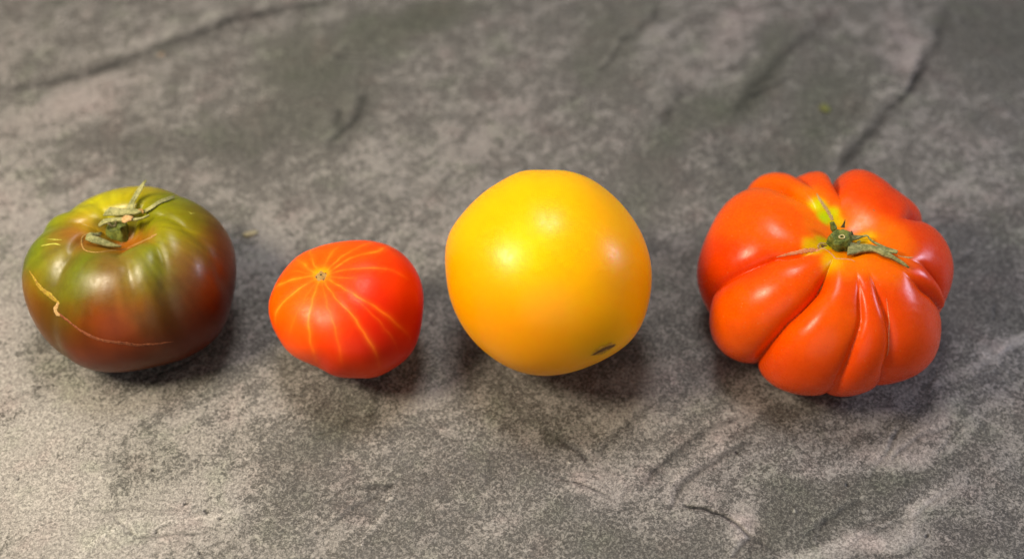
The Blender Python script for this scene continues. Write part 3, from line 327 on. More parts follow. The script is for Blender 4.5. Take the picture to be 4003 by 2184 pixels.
def fruit(S, NT=None, NP=None):
    """points of a fruit in its own frame (origin at the contact with the slab). Returns (P (NT*NP,3), NT, NP, T, PHI)"""
    NT = NT or S.get('nt', 180)
    NP = NP or S.get('np', 448)
    t = np.linspace(0.004, math.pi - 0.004, NT)
    ph = np.arange(NP) * TAU / NP
    a, b = S['a'], S['a'] * S['flat']
    e = S.get('square', 1.0)
    rho = np.sin(t) ** e
    z = np.sign(np.cos(t)) * np.abs(np.cos(t)) ** S.get('zsquare', 1.0)
    z = z * b / a
    z = np.where(z > 0, z * S.get('upper', 1.0), z * S.get('lower', 1.0))
    top = t < math.pi / 2
    for (d, w, p) in S.get('dimple', []):
        z = z - np.where(top, d * np.exp(-(rho / w) ** p), 0)
    for (d, w, p) in S.get('dimple_under', []):
        z = z + np.where(~top, d * np.exp(-(rho / w) ** p), 0)
    # furrows and lobes
    F = S.get('furrows', [])
    T, PH = np.meshgrid(t, ph, indexing='ij')
    disp = np.zeros_like(T)
    if F:
        nf = len(F)
        fphi = np.zeros((NT, nf))
        fdep = np.zeros((NT, nf))
        for i, f in enumerate(F):
            ts = np.array([q[1] for q in f['pts']])
            ps = np.unwrap(np.array([q[0] for q in f['pts']]))
            o = np.argsort(ts)
            fphi[:, i] = np.interp(t, ts[o], ps[o])
            t0, t1, t2, t3 = f['span']
            fdep[:, i] = f['depth'] * smooth(t, t0, t1) * (1 - (1 - f.get('under', 0.4)) * smooth(t, t2, t3))
        g = S.get('lobe_pow', 0.6)
        for k in range(NT):
            p = fphi[k] % TAU
            o = np.argsort(p)
            p = p[o]
            d = fdep[k][o]
            pe = np.concatenate([[p[-1] - TAU], p, [p[0] + TAU]])
            de = np.concatenate([[d[-1]], d, [d[0]]])
            j = np.clip(np.searchsorted(pe, ph, side='right') - 1, 0, len(pe) - 2)
            w = np.maximum(pe[j + 1] - pe[j], 1e-3)
            u = np.clip((ph - pe[j]) / w, 0, 1)
            bl = (4 * u * (1 - u)) ** g
            s = u * u * (3 - 2 * u)
            fl = de[j] * (1 - s) + de[j + 1] * s
            nar = 1 - np.minimum(1, w / S.get('lobe_wide', 0.6))
            disp[k] = -fl * (1 - bl) - S.get('narrow', 0.35) * fl * nar
        # round the creases a little
        sg = S.get('crease', 0.012) * NP / TAU
        n = int(3 * sg) + 1
        ker = np.exp(-0.5 * (np.arange(-n, n + 1) / sg) ** 2)
        ker /= ker.sum()
        ext = np.concatenate([disp[:, -n:], disp, disp[:, :n]], axis=1)
        disp = np.stack([np.convolve(r, ker, mode='valid') for r in ext])
        kt = np.array([0.1, 0.25, 0.3, 0.25, 0.1])
        ext = np.concatenate([disp[:2], disp, disp[-2:]], axis=0)
        disp = sum(kt[m] * ext[m:m + NT] for m in range(5))
    R2 = rho[:, None] * np.ones(NP)[None, :]
    Z2 = z[:, None] * np.ones(NP)[None, :]
    # move along the profile's normal
    dr = np.gradient(rho, t)
    dz = np.gradient(z, t)
    ln = np.sqrt(dr * dr + dz * dz) + 1e-9
    nr, nz = -dz / ln, dr / ln
    nz_soft = S.get('lobe_vert', 1.0)
    R2 = np.maximum(R2 + disp * nr[:, None], 0.0004)
    Z2 = Z2 + disp * nz[:, None] * nz_soft
    P = np.stack([R2 * np.cos(PH), R2 * np.sin(PH), Z2], axis=-1).reshape(-1, 3)
    if 'wobble' in S:
        for (sd, fr, am) in S['wobble']:
            P = P * (1 + am * wobble(P, sd, fr))[:, None]
    P = P @ tilt_matrix(*S.get('tilt', (0, 0))).T
    L = S.get('lump')
    if L:
        # uneven growth: the girth seen along the axis 'n' swells or shrinks from place to place
        e1, e2, n3 = (np.array(v) for v in L['frame'])
        x, y = P @ e1, P @ e2
        zz = P @ n3
        r = np.sqrt(x * x + y * y)
        th = np.arctan2(y, x)
        s = np.interp(th % TAU, np.arange(len(L['girth']) + 1) * TAU / len(L['girth']), list(L['girth']) + [L['girth'][0]])
        w = smooth(r, 0.15, 0.95)
        m = 1 + (s - 1) * w
        P = (x * m)[:, None] * e1 + (y * m)[:, None] * e2 + zz[:, None] * n3
    for (c, rad, dep) in S.get('dents', []):
        c = np.array(c)
        d = np.linalg.norm(P - c, axis=1)
        P = P - (dep * np.exp(-(d / rad) ** 2))[:, None] * (c / np.linalg.norm(c))
    P = P * a
    P[:, 2] -= P[:, 2].min() + S.get('sink', 0.0004)
    return P, NT, NP, T.ravel(), PH.ravel()


def grid_normals(P, NT, NP):
    G = P.reshape(NT, NP, 3)
    du = np.gradient(G, axis=0)
    dv = np.roll(G, -1, axis=1) - np.roll(G, 1, axis=1)
    n = np.cross(du, dv)
    n /= np.linalg.norm(n, axis=2, keepdims=True) + 1e-12
    return n.reshape(-1, 3)


# ---------------------------------------------------------------- small helpers
def mesh_object(name, verts, faces, mat, parent=None, smooth_shade=True):
    me = bpy.data.meshes.new(name)
    me.from_pydata([tuple(v) for v in verts], [], faces)
    me.update()
    if smooth_shade:
        me.polygons.foreach_set('use_smooth', [True] * len(me.polygons))
    o = bpy.data.objects.new(name, me)
    COL.objects.link(o)
    if mat:
        me.materials.append(mat)
    if parent:
        o.parent = parent
    return o


def grid_mesh(name, P, nu, nv, mat, parent=None, close_v=True, caps=True):
    """nu x nv points as quads, fast"""
    idx = np.arange(nu * nv).reshape(nu, nv)
    if close_v:
        nx = np.roll(idx, -1, axis=1)
        q = np.stack([idx[:-1], idx[1:], nx[1:], nx[:-1]], -1).reshape(-1, 4)
    else:
        q = np.stack([idx[:-1, :-1], idx[1:, :-1], idx[1:, 1:], idx[:-1, 1:]], -1).reshape(-1, 4)
    me = bpy.data.meshes.new(name)
    me.vertices.add(len(P))
    me.vertices.foreach_set('co', np.asarray(P, dtype=np.float32).ravel())
    me.loops.add(q.size)
    me.loops.foreach_set('vertex_index', q.ravel().astype(np.int32))
    me.polygons.add(len(q))
    me.polygons.foreach_set('loop_start', np.arange(len(q), dtype=np.int32) * 4)
    me.polygons.foreach_set('use_smooth', np.ones(len(q), dtype=bool))
    me.update(calc_edges=True)
    if close_v and caps:
        bm = bmesh.new()
        bm.from_mesh(me)
        bm.verts.ensure_lookup_table()
        allv = list(bm.verts)
        for row, flip in ((0, False), (nu - 1, True)):
            vs = [allv[row * nv + k] for k in range(nv)]
            c = bm.verts.new(sum((v.co for v in vs), Vector()) / nv)
            for k in range(nv):
                a, b = vs[k], vs[(k + 1) % nv]
                f = bm.faces.new((c, b, a) if flip else (c, a, b))
                f.smooth = True
        bm.to_mesh(me)
        bm.free()
    me.materials.append(mat)
    o = bpy.data.objects.new(name, me)
    COL.objects.link(o)
    if parent:
        o.parent = parent
    return o


def attr(o, name, vals, kind='FLOAT'):
    me = o.data
    n = len(me.vertices)
    vals = np.asarray(vals, dtype=np.float32)
    if kind == 'FLOAT':
        a = me.attributes.new(name, 'FLOAT', 'POINT')
        out = np.full(n, vals.mean(), np.float32)
        out[:len(vals)] = vals
        if n > len(vals):
            out[len(vals)], out[-1] = vals[0], vals[-1]
        a.data.foreach_set('value', out)
    else:
        a = me.attributes.new(name, 'FLOAT_COLOR', 'POINT')
        out = np.ones((n, 4), np.float32)
        out[:len(vals), :3] = vals
        if n > len(vals):
            out[len(vals), :3], out[-1, :3] = vals[0], vals[-1]
        a.data.foreach_set('color', out.ravel())


def curve_points(pts, n):
    """smooth resampling (Catmull-Rom) of a point list, any dimension"""
    p = np.asarray(pts, float)
    p = np.vstack([2 * p[0] - p[1], p, 2 * p[-1] - p[-2]])
    seg = len(p) - 3
    out = []
    for s in np.linspace(0, seg, n):
        i = min(int(s), seg - 1)
        u = s - i
        a, b, c, d = p[i], p[i + 1], p[i + 2], p[i + 3]
        out.append(0.5 * ((2 * b) + (-a + c) * u + (2 * a - 5 * b + 4 * c - d) * u * u + (-a + 3 * b - 3 * c + d) * u ** 3))
    return np.array(out)


def line_distance(P, pts):
    """distance from points to a polyline and the place along it (0..1)"""
    best = np.full(len(P), 1e9)
    along = np.zeros(len(P))
    pts = np.asarray(pts, float)
    n = len(pts) - 1
    for i in range(n):
        a, b = pts[i], pts[i + 1]
        ab = b - a
        t = np.clip(((P - a) @ ab) / (ab @ ab + 1e-15), 0, 1)
        d = np.linalg.norm(P - a - t[:, None] * ab, axis=1)
        m = d < best
        best[m] = d[m]
        along[m] = (i + t[m]) / n
    return best, along


class Nodes:
    """short-hand for building shader trees"""

    def __init__(self, name):
        self.mat = bpy.data.materials.new(name)
        self.mat.use_nodes = True
        self.t = self.mat.node_tree
        self.bsdf = self.t.nodes['Principled BSDF']
        self.coord = self.t.nodes.new('ShaderNodeTexCoord').outputs['Object']

    def put(self, sock, v):
        if hasattr(v, 'node'):
            self.t.links.new(v, sock)
        else:
            if isinstance(v, (list, tuple)) and len(v) == 3 and sock.type == 'RGBA':
                v = (*v, 1)
            sock.default_value = v

    def math(self, op, a, b=None, c=None, clamp=False):
        n = self.t.nodes.new('ShaderNodeMath')
        n.operation = op
        n.use_clamp = clamp
        self.put(n.inputs[0], a)
        if b is not None:
            self.put(n.inputs[1], b)
        if c is not None:
            self.put(n.inputs[2], c)
        return n.outputs[0]

    def vmath(self, op, a, b):
        n = self.t.nodes.new('ShaderNodeVectorMath')
        n.operation = op
        self.put(n.inputs[0], a)
        self.put(n.inputs[1], b)
        return n.outputs[0]

    def mix(self, f, a, b, blend='MIX'):
        n = self.t.nodes.new('ShaderNodeMix')
        n.data_type = 'RGBA'
        n.blend_type = blend
        self.put(n.inputs['Factor'], f)
        self.put(n.inputs[6], a)
        self.put(n.inputs[7], b)
        return n.outputs[2]

    def noise(self, scale, detail=2, rough=0.5, vec=None, dist=0.0):
        n = self.t.nodes.new('ShaderNodeTexNoise')
        self.put(n.inputs['Vector'], vec or self.coord)
        n.inputs['Scale'].default_value = scale
        n.inputs['Detail'].default_value = detail
        n.inputs['Roughness'].default_value = rough
        n.inputs['Distortion'].default_value = dist
        return n.outputs[0]

    def map(self, v, a, b, c=0.0, d=1.0, smoothstep=True):
        n = self.t.nodes.new('ShaderNodeMapRange')
        n.interpolation_type = 'SMOOTHSTEP' if smoothstep else 'LINEAR'
        self.put(n.inputs[0], v)
        for i, x in enumerate((a, b, c, d)):
            n.inputs[1 + i].default_value = x
        return n.outputs[0]

    def ramp(self, f, stops):
        n = self.t.nodes.new('ShaderNodeValToRGB')
        self.put(n.inputs[0], f)
        e = n.color_ramp.elements
        while len(e) < len(stops):
            e.new(0.5)
        for k, (p, c) in enumerate(stops):
            e[k].position = p
            e[k].color = (*c, 1)
        return n.outputs[0]

    def attribute(self, name, out='Fac'):
        n = self.t.nodes.new('ShaderNodeAttribute')
        n.attribute_name = name
        return n.outputs[out]

    def stretch(self, sx, sy, sz, rot=(0, 0, 0)):
        n = self.t.nodes.new('ShaderNodeMapping')
        n.vector_type = 'TEXTURE'
        n.inputs['Rotation'].default_value = rot
        n.inputs['Scale'].default_value = (sx, sy, sz)
        self.put(n.inputs['Vector'], self.coord)
        return n.outputs[0]

    def bump(self, h, strength, dist, normal=None):
        n = self.t.nodes.new('ShaderNodeBump')
        n.inputs['Strength'].default_value = strength
        n.inputs['Distance'].default_value = dist
        self.put(n.inputs['Height'], h)
        if normal:
            self.put(n.inputs['Normal'], normal)
        return n.outputs[0]

    def out(self, **kw):
        for k, v in kw.items():
            self.put(self.bsdf.inputs[k.replace('_', ' ')], v)
        return self.mat


# ---------------------------------------------------------------- the stone slab
def slab_material():
    N = Nodes('mottled_stone')
    tone = N.attribute('tone')
    vein = N.attribute('vein')
    hue = N.attribute('hue')
    fine_mask = N.noise(26, 3, 0.55)
    broad = N.noise(16, 4, 0.6, dist=0.6)
    mid = N.noise(95, 4, 0.62, dist=0.4)
    blot = N.noise(260, 3, 0.6)
    grain = N.noise(820, 2, 0.6, dist=0.8)
    dust = N.noise(1900, 1, 0.5)
    streak = N.noise(95, 4, 0.62, dist=0.5, vec=N.stretch(3.0, 0.9, 1, (0, 0, math.radians(40))))
    # worn pale skin of the stone against its darker body: tone decides how much of the pale skin is left
    m = N.math('MULTIPLY_ADD', tone, 1.35, 0.45)
    for (src, amp) in ((broad, 0.45), (mid, 0.95), (streak, 0.85), (blot, 0.80), (grain, 0.55)):
        m = N.math('ADD', m, N.math('MULTIPLY_ADD', src, amp, -0.5 * amp))
    pale = N.map(m, 0.35, 0.68)
    body = N.ramp(N.math('ADD', grain, N.math('MULTIPLY', N.math('SUBTRACT', dust, 0.5), 0.5)), [(0.30, (0.040, 0.0388, 0.0365)), (0.49, (0.080, 0.077, 0.0725)), (0.66, (0.190, 0.183, 0.173))])
    skin = N.ramp(N.math('ADD', grain, N.math('MULTIPLY', N.math('SUBTRACT', dust, 0.5), 0.5)), [(0.28, (0.082, 0.079, 0.076)), (0.47, (0.168, 0.161, 0.154)), (0.68, (0.285, 0.273, 0.261))])
    col = N.mix(pale, body, skin)
    dk = N.math('ADD', 0.93, N.math('MULTIPLY', vein, 2.1))
    dk = N.math('ADD', dk, N.math('MULTIPLY', tone, 0.75))
    dk = N.math('MAXIMUM', dk, 0.12)
    dkc = N.t.nodes.new('ShaderNodeCombineColor')
    for k in range(3):
        N.put(dkc.inputs[k], dk)
    col = N.mix(1.0, col, dkc.outputs[0], 'MULTIPLY')
    greenish = N.mix(1.0, col, (0.93, 1.0, 0.88), 'MULTIPLY')
    pinkish = N.mix(1.0, col, (1.04, 0.965, 0.985), 'MULTIPLY')
    col = N.mix(N.math('MULTIPLY', hue, 1.3, clamp=True), col, greenish)
    col = N.mix(N.math('MULTIPLY', hue, -1.5, clamp=True), col, pinkish)
    hn = N.noise(40, 3, 0.6)
    col = N.mix(N.map(hn, 0.52, 0.72, 0, 0.8), col, N.mix(1.0, col, (1.05, 0.97, 0.98), 'MULTIPLY'))
    col = N.mix(N.map(hn, 0.48, 0.30, 0, 0.8), col, N.mix(1.0, col, (0.95, 1.01, 0.93), 'MULTIPLY'))
    h = N.math('ADD', N.math('MULTIPLY', grain, 0.6), N.math('MULTIPLY', blot, 0.9))
    h = N.math('ADD', h, N.math('MULTIPLY', vein, 1.2))
    nrm = N.bump(h, 0.35, 0.0006)
    rough = N.map(mid, 0.3, 0.7, 0.50, 0.66)
    N.bsdf.inputs['Specular IOR Level'].default_value = 0.35
    return N.out(Base_Color=col, Roughness=rough, Normal=nrm)


def axis_steps(lo, hi, step, far):
    core = np.arange(lo, hi + step / 2, step)
    out, d, x = [], step, 0.0
    while x < far:
        d *= 1.25
        x += d
        out.append(x)
    out = np.array(out)
    return np.concatenate([lo - out[::-1], core, hi + out])


def build_slab():
    xs = axis_steps(-0.31, 0.31, 0.0006, 0.5)
    ys = axis_steps(-0.11, 0.27, 0.0006, 0.5)
    X, Y = np.meshgrid(xs, ys, indexing='ij')
    P = np.stack([X.ravel(), Y.ravel(), np.zeros(X.size)], -1)
    # torn, uneven outlines for the clouds and veins of the stone
    W = P.copy()
    for k, (f, a) in enumerate(((60, 0.006), (190, 0.0022), (520, 0.0009))):
        W[:, 0] += a * wobble(P, 20 + k, f)
        W[:, 1] += a * wobble(P, 30 + k, f)
    tone = np.zeros(len(P))
    hue = np.zeros(len(P))
    for (cx, cy, ax, ay, bx, by, t, g) in DATA['blobs']:
        M = np.linalg.inv(np.array([[ax, bx], [ay, by]]))
        q = (W[:, :2] - (cx, cy)) @ M.T
        d = (q * q).sum(1)
        w = np.exp(-d ** 1.4)
        tone += (t if t > 0 else 0.72 * t) * w
        hue += g * w
    vein = np.zeros(len(P))
    V = P.copy()
    for k, (f, a) in enumerate(((160, 0.0010), (600, 0.0004))):
        V[:, 0] += a * wobble(P, 50 + k, f)
        V[:, 1] += a * wobble(P, 60 + k, f)
    lip = np.zeros(len(P))
    rr = np.random.RandomState(11)
    veins = list(DATA['veins'])
    for k in range(110):
        x0, y0 = rr.uniform(-0.26, 0.26), rr.uniform(-0.11, 0.22)
        an = math.radians(rr.normal(42, 14) if x0 > -0.05 else rr.normal(28, 22))
        ln = rr.uniform(0.008, 0.045)
        q, pts = np.array([x0, y0]), []
        for j in range(6):
            pts.append(q.tolist())
            an += rr.normal(0, 0.16)
            q = q + ln / 5 * np.array([math.cos(an), math.sin(an)])
        veins.append({'p': pts, 'w': rr.uniform(0.0003, 0.0012), 's': rr.choice([-0.10, -0.16, -0.22, 0.12, 0.2])})
    for L in veins:
        p = np.array(L['p'])
        p = curve_points(p, 8 * len(p)) if len(p) > 2 else p
        m = L['w'] * 6 + 0.004
        near = (V[:, 0] > p[:, 0].min() - m) & (V[:, 0] < p[:, 0].max() + m) & (V[:, 1] > p[:, 1].min() - m) & (V[:, 1] < p[:, 1].max() + m)
        d, s = line_distance(V[near][:, :2], p)
        taper = smooth(s, -0.02, 0.12) * (1 - smooth(s, 0.86, 1.02))
        prof = np.exp(-(d / L['w']) ** 2) + (0.35 if L['w'] > 0.0008 else 0.1) * np.exp(-(d / (2.6 * L['w'])) ** 2)
        ragged = np.clip(0.88 + 0.22 * wobble(P[near], 81, 150), 0.4, 1.25)
        vein[near] += L['s'] * prof * taper * ragged * 0.75
        if L['s'] < 0:
            # a pale, slightly raised lip follows the upper side of dark veins
            mid_p = p[len(p) // 2]
            up = np.array([-(p[-1] - p[0])[1], (p[-1] - p[0])[0]])
            up = up / (np.linalg.norm(up) + 1e-9)
            up = up if up[1] > 0 else -up
            k = np.argmin(np.abs((V[near][:, :2] @ (p[-1] - p[0]))[:, None] - (p @ (p[-1] - p[0]))[None, :]), axis=1)
            side = (V[near][:, :2] - p[k]) @ up
            lw = max(L['w'], 0.0006)
            lip[near] += (1.0 if L['w'] > 0.0008 else 0.22) * -L['s'] * taper * ragged * np.exp(-((side - 2.3 * lw) / (1.3 * lw)) ** 2) * (d < 6 * lw)
    vein += 0.55 * lip
    for (x, y) in DATA['specks']:
        d = np.hypot(V[:, 0] - x, V[:, 1] - y)
        vein -= 0.7 * np.exp(-(d / 0.0006) ** 2)
    for (x, y) in DATA['bits']['pale']:
        d = np.hypot(V[:, 0] - x, 0.7 * (V[:, 1] - y))
        vein += 0.6 * np.exp(-(d / 0.0006) ** 2)
    P[:, 2] = 0.00035 * wobble(P, 71, 55) + 0.00016 * wobble(P, 72, 260) + 0.0009 * np.clip(vein, -0.6, 0.3) + 0.0006 * np.clip(tone, -0.4, 0.4)
    P[:, 2] -= 0.0002
    o = grid_mesh('stone_tabletop', P, len(xs), len(ys), slab_material(), close_v=False)
    attr(o, 'tone', tone)
    attr(o, 'hue', hue)
    attr(o, 'vein', vein)
    o['kind'] = 'structure'
    o['label'] = 'grey mottled stone slab with dark veins and fine cracks'
    o['category'] = 'tabletop'
    return o


build_slab()


# ---------------------------------------------------------------- tomatoes
def thing(name, label, loc):
    o = bpy.data.objects.new(name, None)
    COL.objects.link(o)
    o.location = loc
    o.empty_display_size = 0.02
    o['label'] = label
    o['category'] = 'tomato'
    return o


def tint_colours(P, T, seed, warp):
    Q = P.copy()
    for k in range(3):
        Q[:, k] += warp * wobble(P, seed + k, 260) + 0.5 * warp * wobble(P, seed + 5 + k, 700)
    num = np.zeros((len(P), 3))
    den = np.full(len(P), 1e-3)
    num += np.array(T['default']) * 1e-3
    for (x, y, z, r, g, b, s) in T['pts']:
        d2 = ((Q - (x, y, z)) ** 2).sum(1)
        w = np.exp(-d2 / (2 * s * s)) + 0.0015 * np.exp(-d2 / (2 * (2.5 * s) ** 2))
        w = w * (0.004 / s)
        num += w[:, None] * np.array([r, g, b])
        den += w
    return num / den[:, None]


def skin_material(name, rough, sss, mottle, streaks=None, speck=0.0, spec=0.26, bump=0.10, deep=0.007):
    N = Nodes(name)
    col = N.attribute('tint', 'Color')
    n1 = N.noise(190, 4, 0.6)
    n2 = N.noise(1500, 2, 0.6)
    col = N.mix(N.map(n1, 0.35, 0.7, 0, mottle), col, N.mix(1.0, col, (0.72, 0.62, 0.6), 'MULTIPLY'))
    col = N.mix(N.map(n2, 0.35, 0.7, 0, mottle * 0.8), col, N.mix(1.0, col, (1.16, 1.2, 1.25), 'MULTIPLY'))
    if streaks:
        s = N.attribute('streak')
        col = N.mix(s, col, streaks)
    if speck:
        dots = N.t.nodes.new('ShaderNodeTexVoronoi')
        N.put(dots.inputs['Vector'], N.coord)
        dots.inputs['Scale'].default_value = 330
        f = N.map(dots.outputs['Distance'], 0.10, 0.02, 0.0, speck)
        col = N.mix(f, col, N.mix(0.5, col, (0.8, 0.5, 0.2)))
    h = N.math('ADD', N.math('MULTIPLY', n1, 0.6), N.math('MULTIPLY', n2, 0.25))
    nrm = N.bump(h, bump, 0.0006)
    r = N.map(N.noise(420, 3, 0.6), 0.3, 0.7, rough - 0.05, rough + 0.06)
    N.bsdf.inputs['Subsurface Weight'].default_value = sss
    N.bsdf.inputs['Subsurface Radius'].default_value = (1.0, 0.35, 0.15)
    N.bsdf.inputs['Subsurface Scale'].default_value = deep
    N.bsdf.inputs['Specular IOR Level'].default_value = spec
    return N.out(Base_Color=col, Roughness=r, Normal=nrm)


def tomato(key, name, label, mat, seed, warp, fibres=0.0):
    S = DATA['shapes'][key]
    P, NT, NP, T, PH = fruit(S)
    root = thing(name, label, (S['x'], S['y'], 0))
    o = grid_mesh('flesh', P, NT, NP, mat, root)
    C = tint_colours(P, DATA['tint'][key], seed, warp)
    if fibres:
        # fine pale fibres that run from the stem down over the shoulders
        L = np.stack([np.cos(PH) * 22, np.sin(PH) * 22, T * 2.2], -1)
        f = 0.6 * wobble(L, seed + 40, 1.0, 9) + 0.6 * wobble(L * 2.7, seed + 41, 1.0, 9)
        C = C * (1 + fibres * np.clip(f, -1.6, 1.8) * smooth(T, 0.25, 0.5) * (1 - 0.7 * smooth(T, 1.0, 1.7)))[:, None]
        C = np.clip(C, 0, 1)
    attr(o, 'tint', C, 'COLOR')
    return root, o, P


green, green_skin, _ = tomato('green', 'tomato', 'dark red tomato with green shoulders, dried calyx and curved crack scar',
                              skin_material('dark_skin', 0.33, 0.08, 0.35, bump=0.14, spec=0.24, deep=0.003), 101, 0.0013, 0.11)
small, small_skin, PS = tomato('small', 'tomato', 'smallest tomato, glossy orange red with pale rays from its tip',
                               skin_material('rayed_skin', 0.38, 0.45, 0.10, streaks=(0.95, 0.27, 0.012), bump=0.06, spec=0.17), 131, 0.0008)
yellow, yellow_skin, _ = tomato('yellow', 'tomato', 'smooth round yellow tomato with a small dark scar low on its front',
                                skin_material('yellow_skin', 0.33, 1.0, 0.05, bump=0.05, deep=0.012, spec=0.20), 151, 0.0006)
ribbed, ribbed_skin, _ = tomato('ribbed', 'tomato', 'deeply ribbed large orange red tomato with thick green stem',
                                skin_material('ribbed_skin', 0.28, 0.20, 0.22, speck=0.6, bump=0.09, deep=0.003, spec=0.22), 171, 0.0008)

w = np.zeros(len(PS))
Q = PS + 0.00025 * np.stack([wobble(PS, 200 + k, 900) for k in range(3)], -1)
for R in DATA['rays']:
    d, s = line_distance(Q, curve_points(R['p'], 30) if len(R['p']) > 2 else R['p'])
    wd = R['w'] * (0.42 + 0.8 * s)
    fade = (1 - 0.9 * smooth(s, 0.62, 1.0)) * (0.86 + 0.2 * wobble(PS, 230, 420))
    w = np.maximum(w, R['s'] * fade * (0.54 * np.exp(-(d / wd) ** 2) + 0.22 * np.exp(-(d / (wd * 3.2)) ** 2)))
attr(small_skin, 'streak', np.clip(w, 0, 1))


# ---------------------------------------------------------------- stems, sepals, scars
def plant_material(name, base, dark, rough=0.75, scale=700):
    N = Nodes(name)
    a = N.noise(scale, 4, 0.65)
    b = N.noise(scale * 3.2, 2, 0.6)
    f = N.math('ADD', N.math('MULTIPLY', a, 0.65), N.math('MULTIPLY', b, 0.35))
    col = N.mix(N.map(f, 0.36, 0.64), dark, base)
    nrm = N.bump(f, 0.5, 0.0006)
    N.bsdf.inputs['Specular IOR Level'].default_value = 0.25
    return N.out(Base_Color=col, Roughness=rough, Normal=nrm)


MAT = {
    'olive': plant_material('dried_sepal', (0.33, 0.32, 0.135), (0.13, 0.135, 0.045), scale=420),
    'green': plant_material('fresh_stem', (0.17, 0.195, 0.035), (0.055, 0.080, 0.014), 0.6, 520),
    'dark': plant_material('dark_dried_tip', (0.075, 0.065, 0.025), (0.025, 0.022, 0.010)),
    'tan': plant_material('corky_scar', (0.52, 0.35, 0.16), (0.30, 0.17, 0.06), 0.8, 1100),
    'pink': plant_material('pale_scar', (0.60, 0.30, 0.17), (0.52, 0.17, 0.06), 0.6, 900),
    'cream': plant_material('cream_scar', (0.38, 0.24, 0.07), (0.22, 0.11, 0.03), 0.7, 1100),
    'yellow': plant_material('yellow_scar', (0.36, 0.26, 0.02), (0.20, 0.11, 0.015), 0.6, 900),
    'lime': plant_material('lime_scratch', (0.42, 0.42, 0.07), (0.24, 0.24, 0.03), 0.6, 900),
    'red': plant_material('healed_crack', (0.27, 0.080, 0.028), (0.09, 0.022, 0.008), 0.6, 1300),
    'brown': plant_material('brown_cork', (0.19, 0.095, 0.03), (0.045, 0.022, 0.008), 0.8, 900),
    'rim': plant_material('puckered_rim', (0.52, 0.27, 0.015), (0.36, 0.17, 0.01), 0.5, 900),
    'cut': plant_material('cut_stem_end', (0.60, 0.53, 0.28), (0.40, 0.32, 0.13), 0.6, 1500),
    'pith': plant_material('dark_pith', (0.10, 0.07, 0.02), (0.03, 0.02, 0.01), 0.8, 1500),
}


def strip_mesh(name, S, parent, seed=0, n=26, m=6):
    """a thin dried blade between two edges, with a cross curl, ripples and real thickness"""
    A, B = curve_points(S['a'], n), curve_points(S['b'], n)
    v = np.linspace(0, 1, m)
    P = A[:, None, :] * (1 - v)[None, :, None] + B[:, None, :] * v[None, :, None]
    tg = np.gradient(P, axis=0)
    cr = np.gradient(P, axis=1)
    N = np.cross(tg, cr)
    N /= np.linalg.norm(N, axis=2, keepdims=True) + 1e-12
    if N[..., 2].mean() < 0:
        N = -N
    rip = wobble((P / 0.001).reshape(-1, 3), 300 + seed, 0.9).reshape(n, m)
    bow = S['curl'] * np.sin(math.pi * v)[None, :] + 0.00008 * rip + 0.00010 * np.array([1, -1] * m)[:m][None, :]
    P = P + N * bow[..., None]
    wd = np.linalg.norm(P[:, -1] - P[:, 0], axis=1)
    th = np.minimum(S['t'], 0.5 * wd + 0.00005)[:, None, None]
    top, bot = P + N * th * 0.5, P - N * th * 0.5
    ring = np.concatenate([top, bot[:, ::-1]], axis=1).reshape(-1, 3)
    return grid_mesh(name, ring, n, 2 * m, MAT[S['c']], parent)


def tube(name, pts, radii, mat, parent, n=20, k=10):
    p = curve_points(pts, n)
    r = np.interp(np.linspace(0, 1, n), np.linspace(0, 1, len(radii)), radii)
    t = np.gradient(p, axis=0)
    t /= np.linalg.norm(t, axis=1, keepdims=True)
    ref = np.array([0.3, -0.5, 0.8])
    a = np.cross(t, ref)
    a /= np.linalg.norm(a, axis=1, keepdims=True)
    b = np.cross(t, a)
    an = np.arange(k) * TAU / k
    P = p[:, None, :] + r[:, None, None] * (np.cos(an)[None, :, None] * a[:, None, :] + np.sin(an)[None, :, None] * b[:, None, :])
    return grid_mesh(name, P.reshape(-1, 3), n, k, mat, parent)


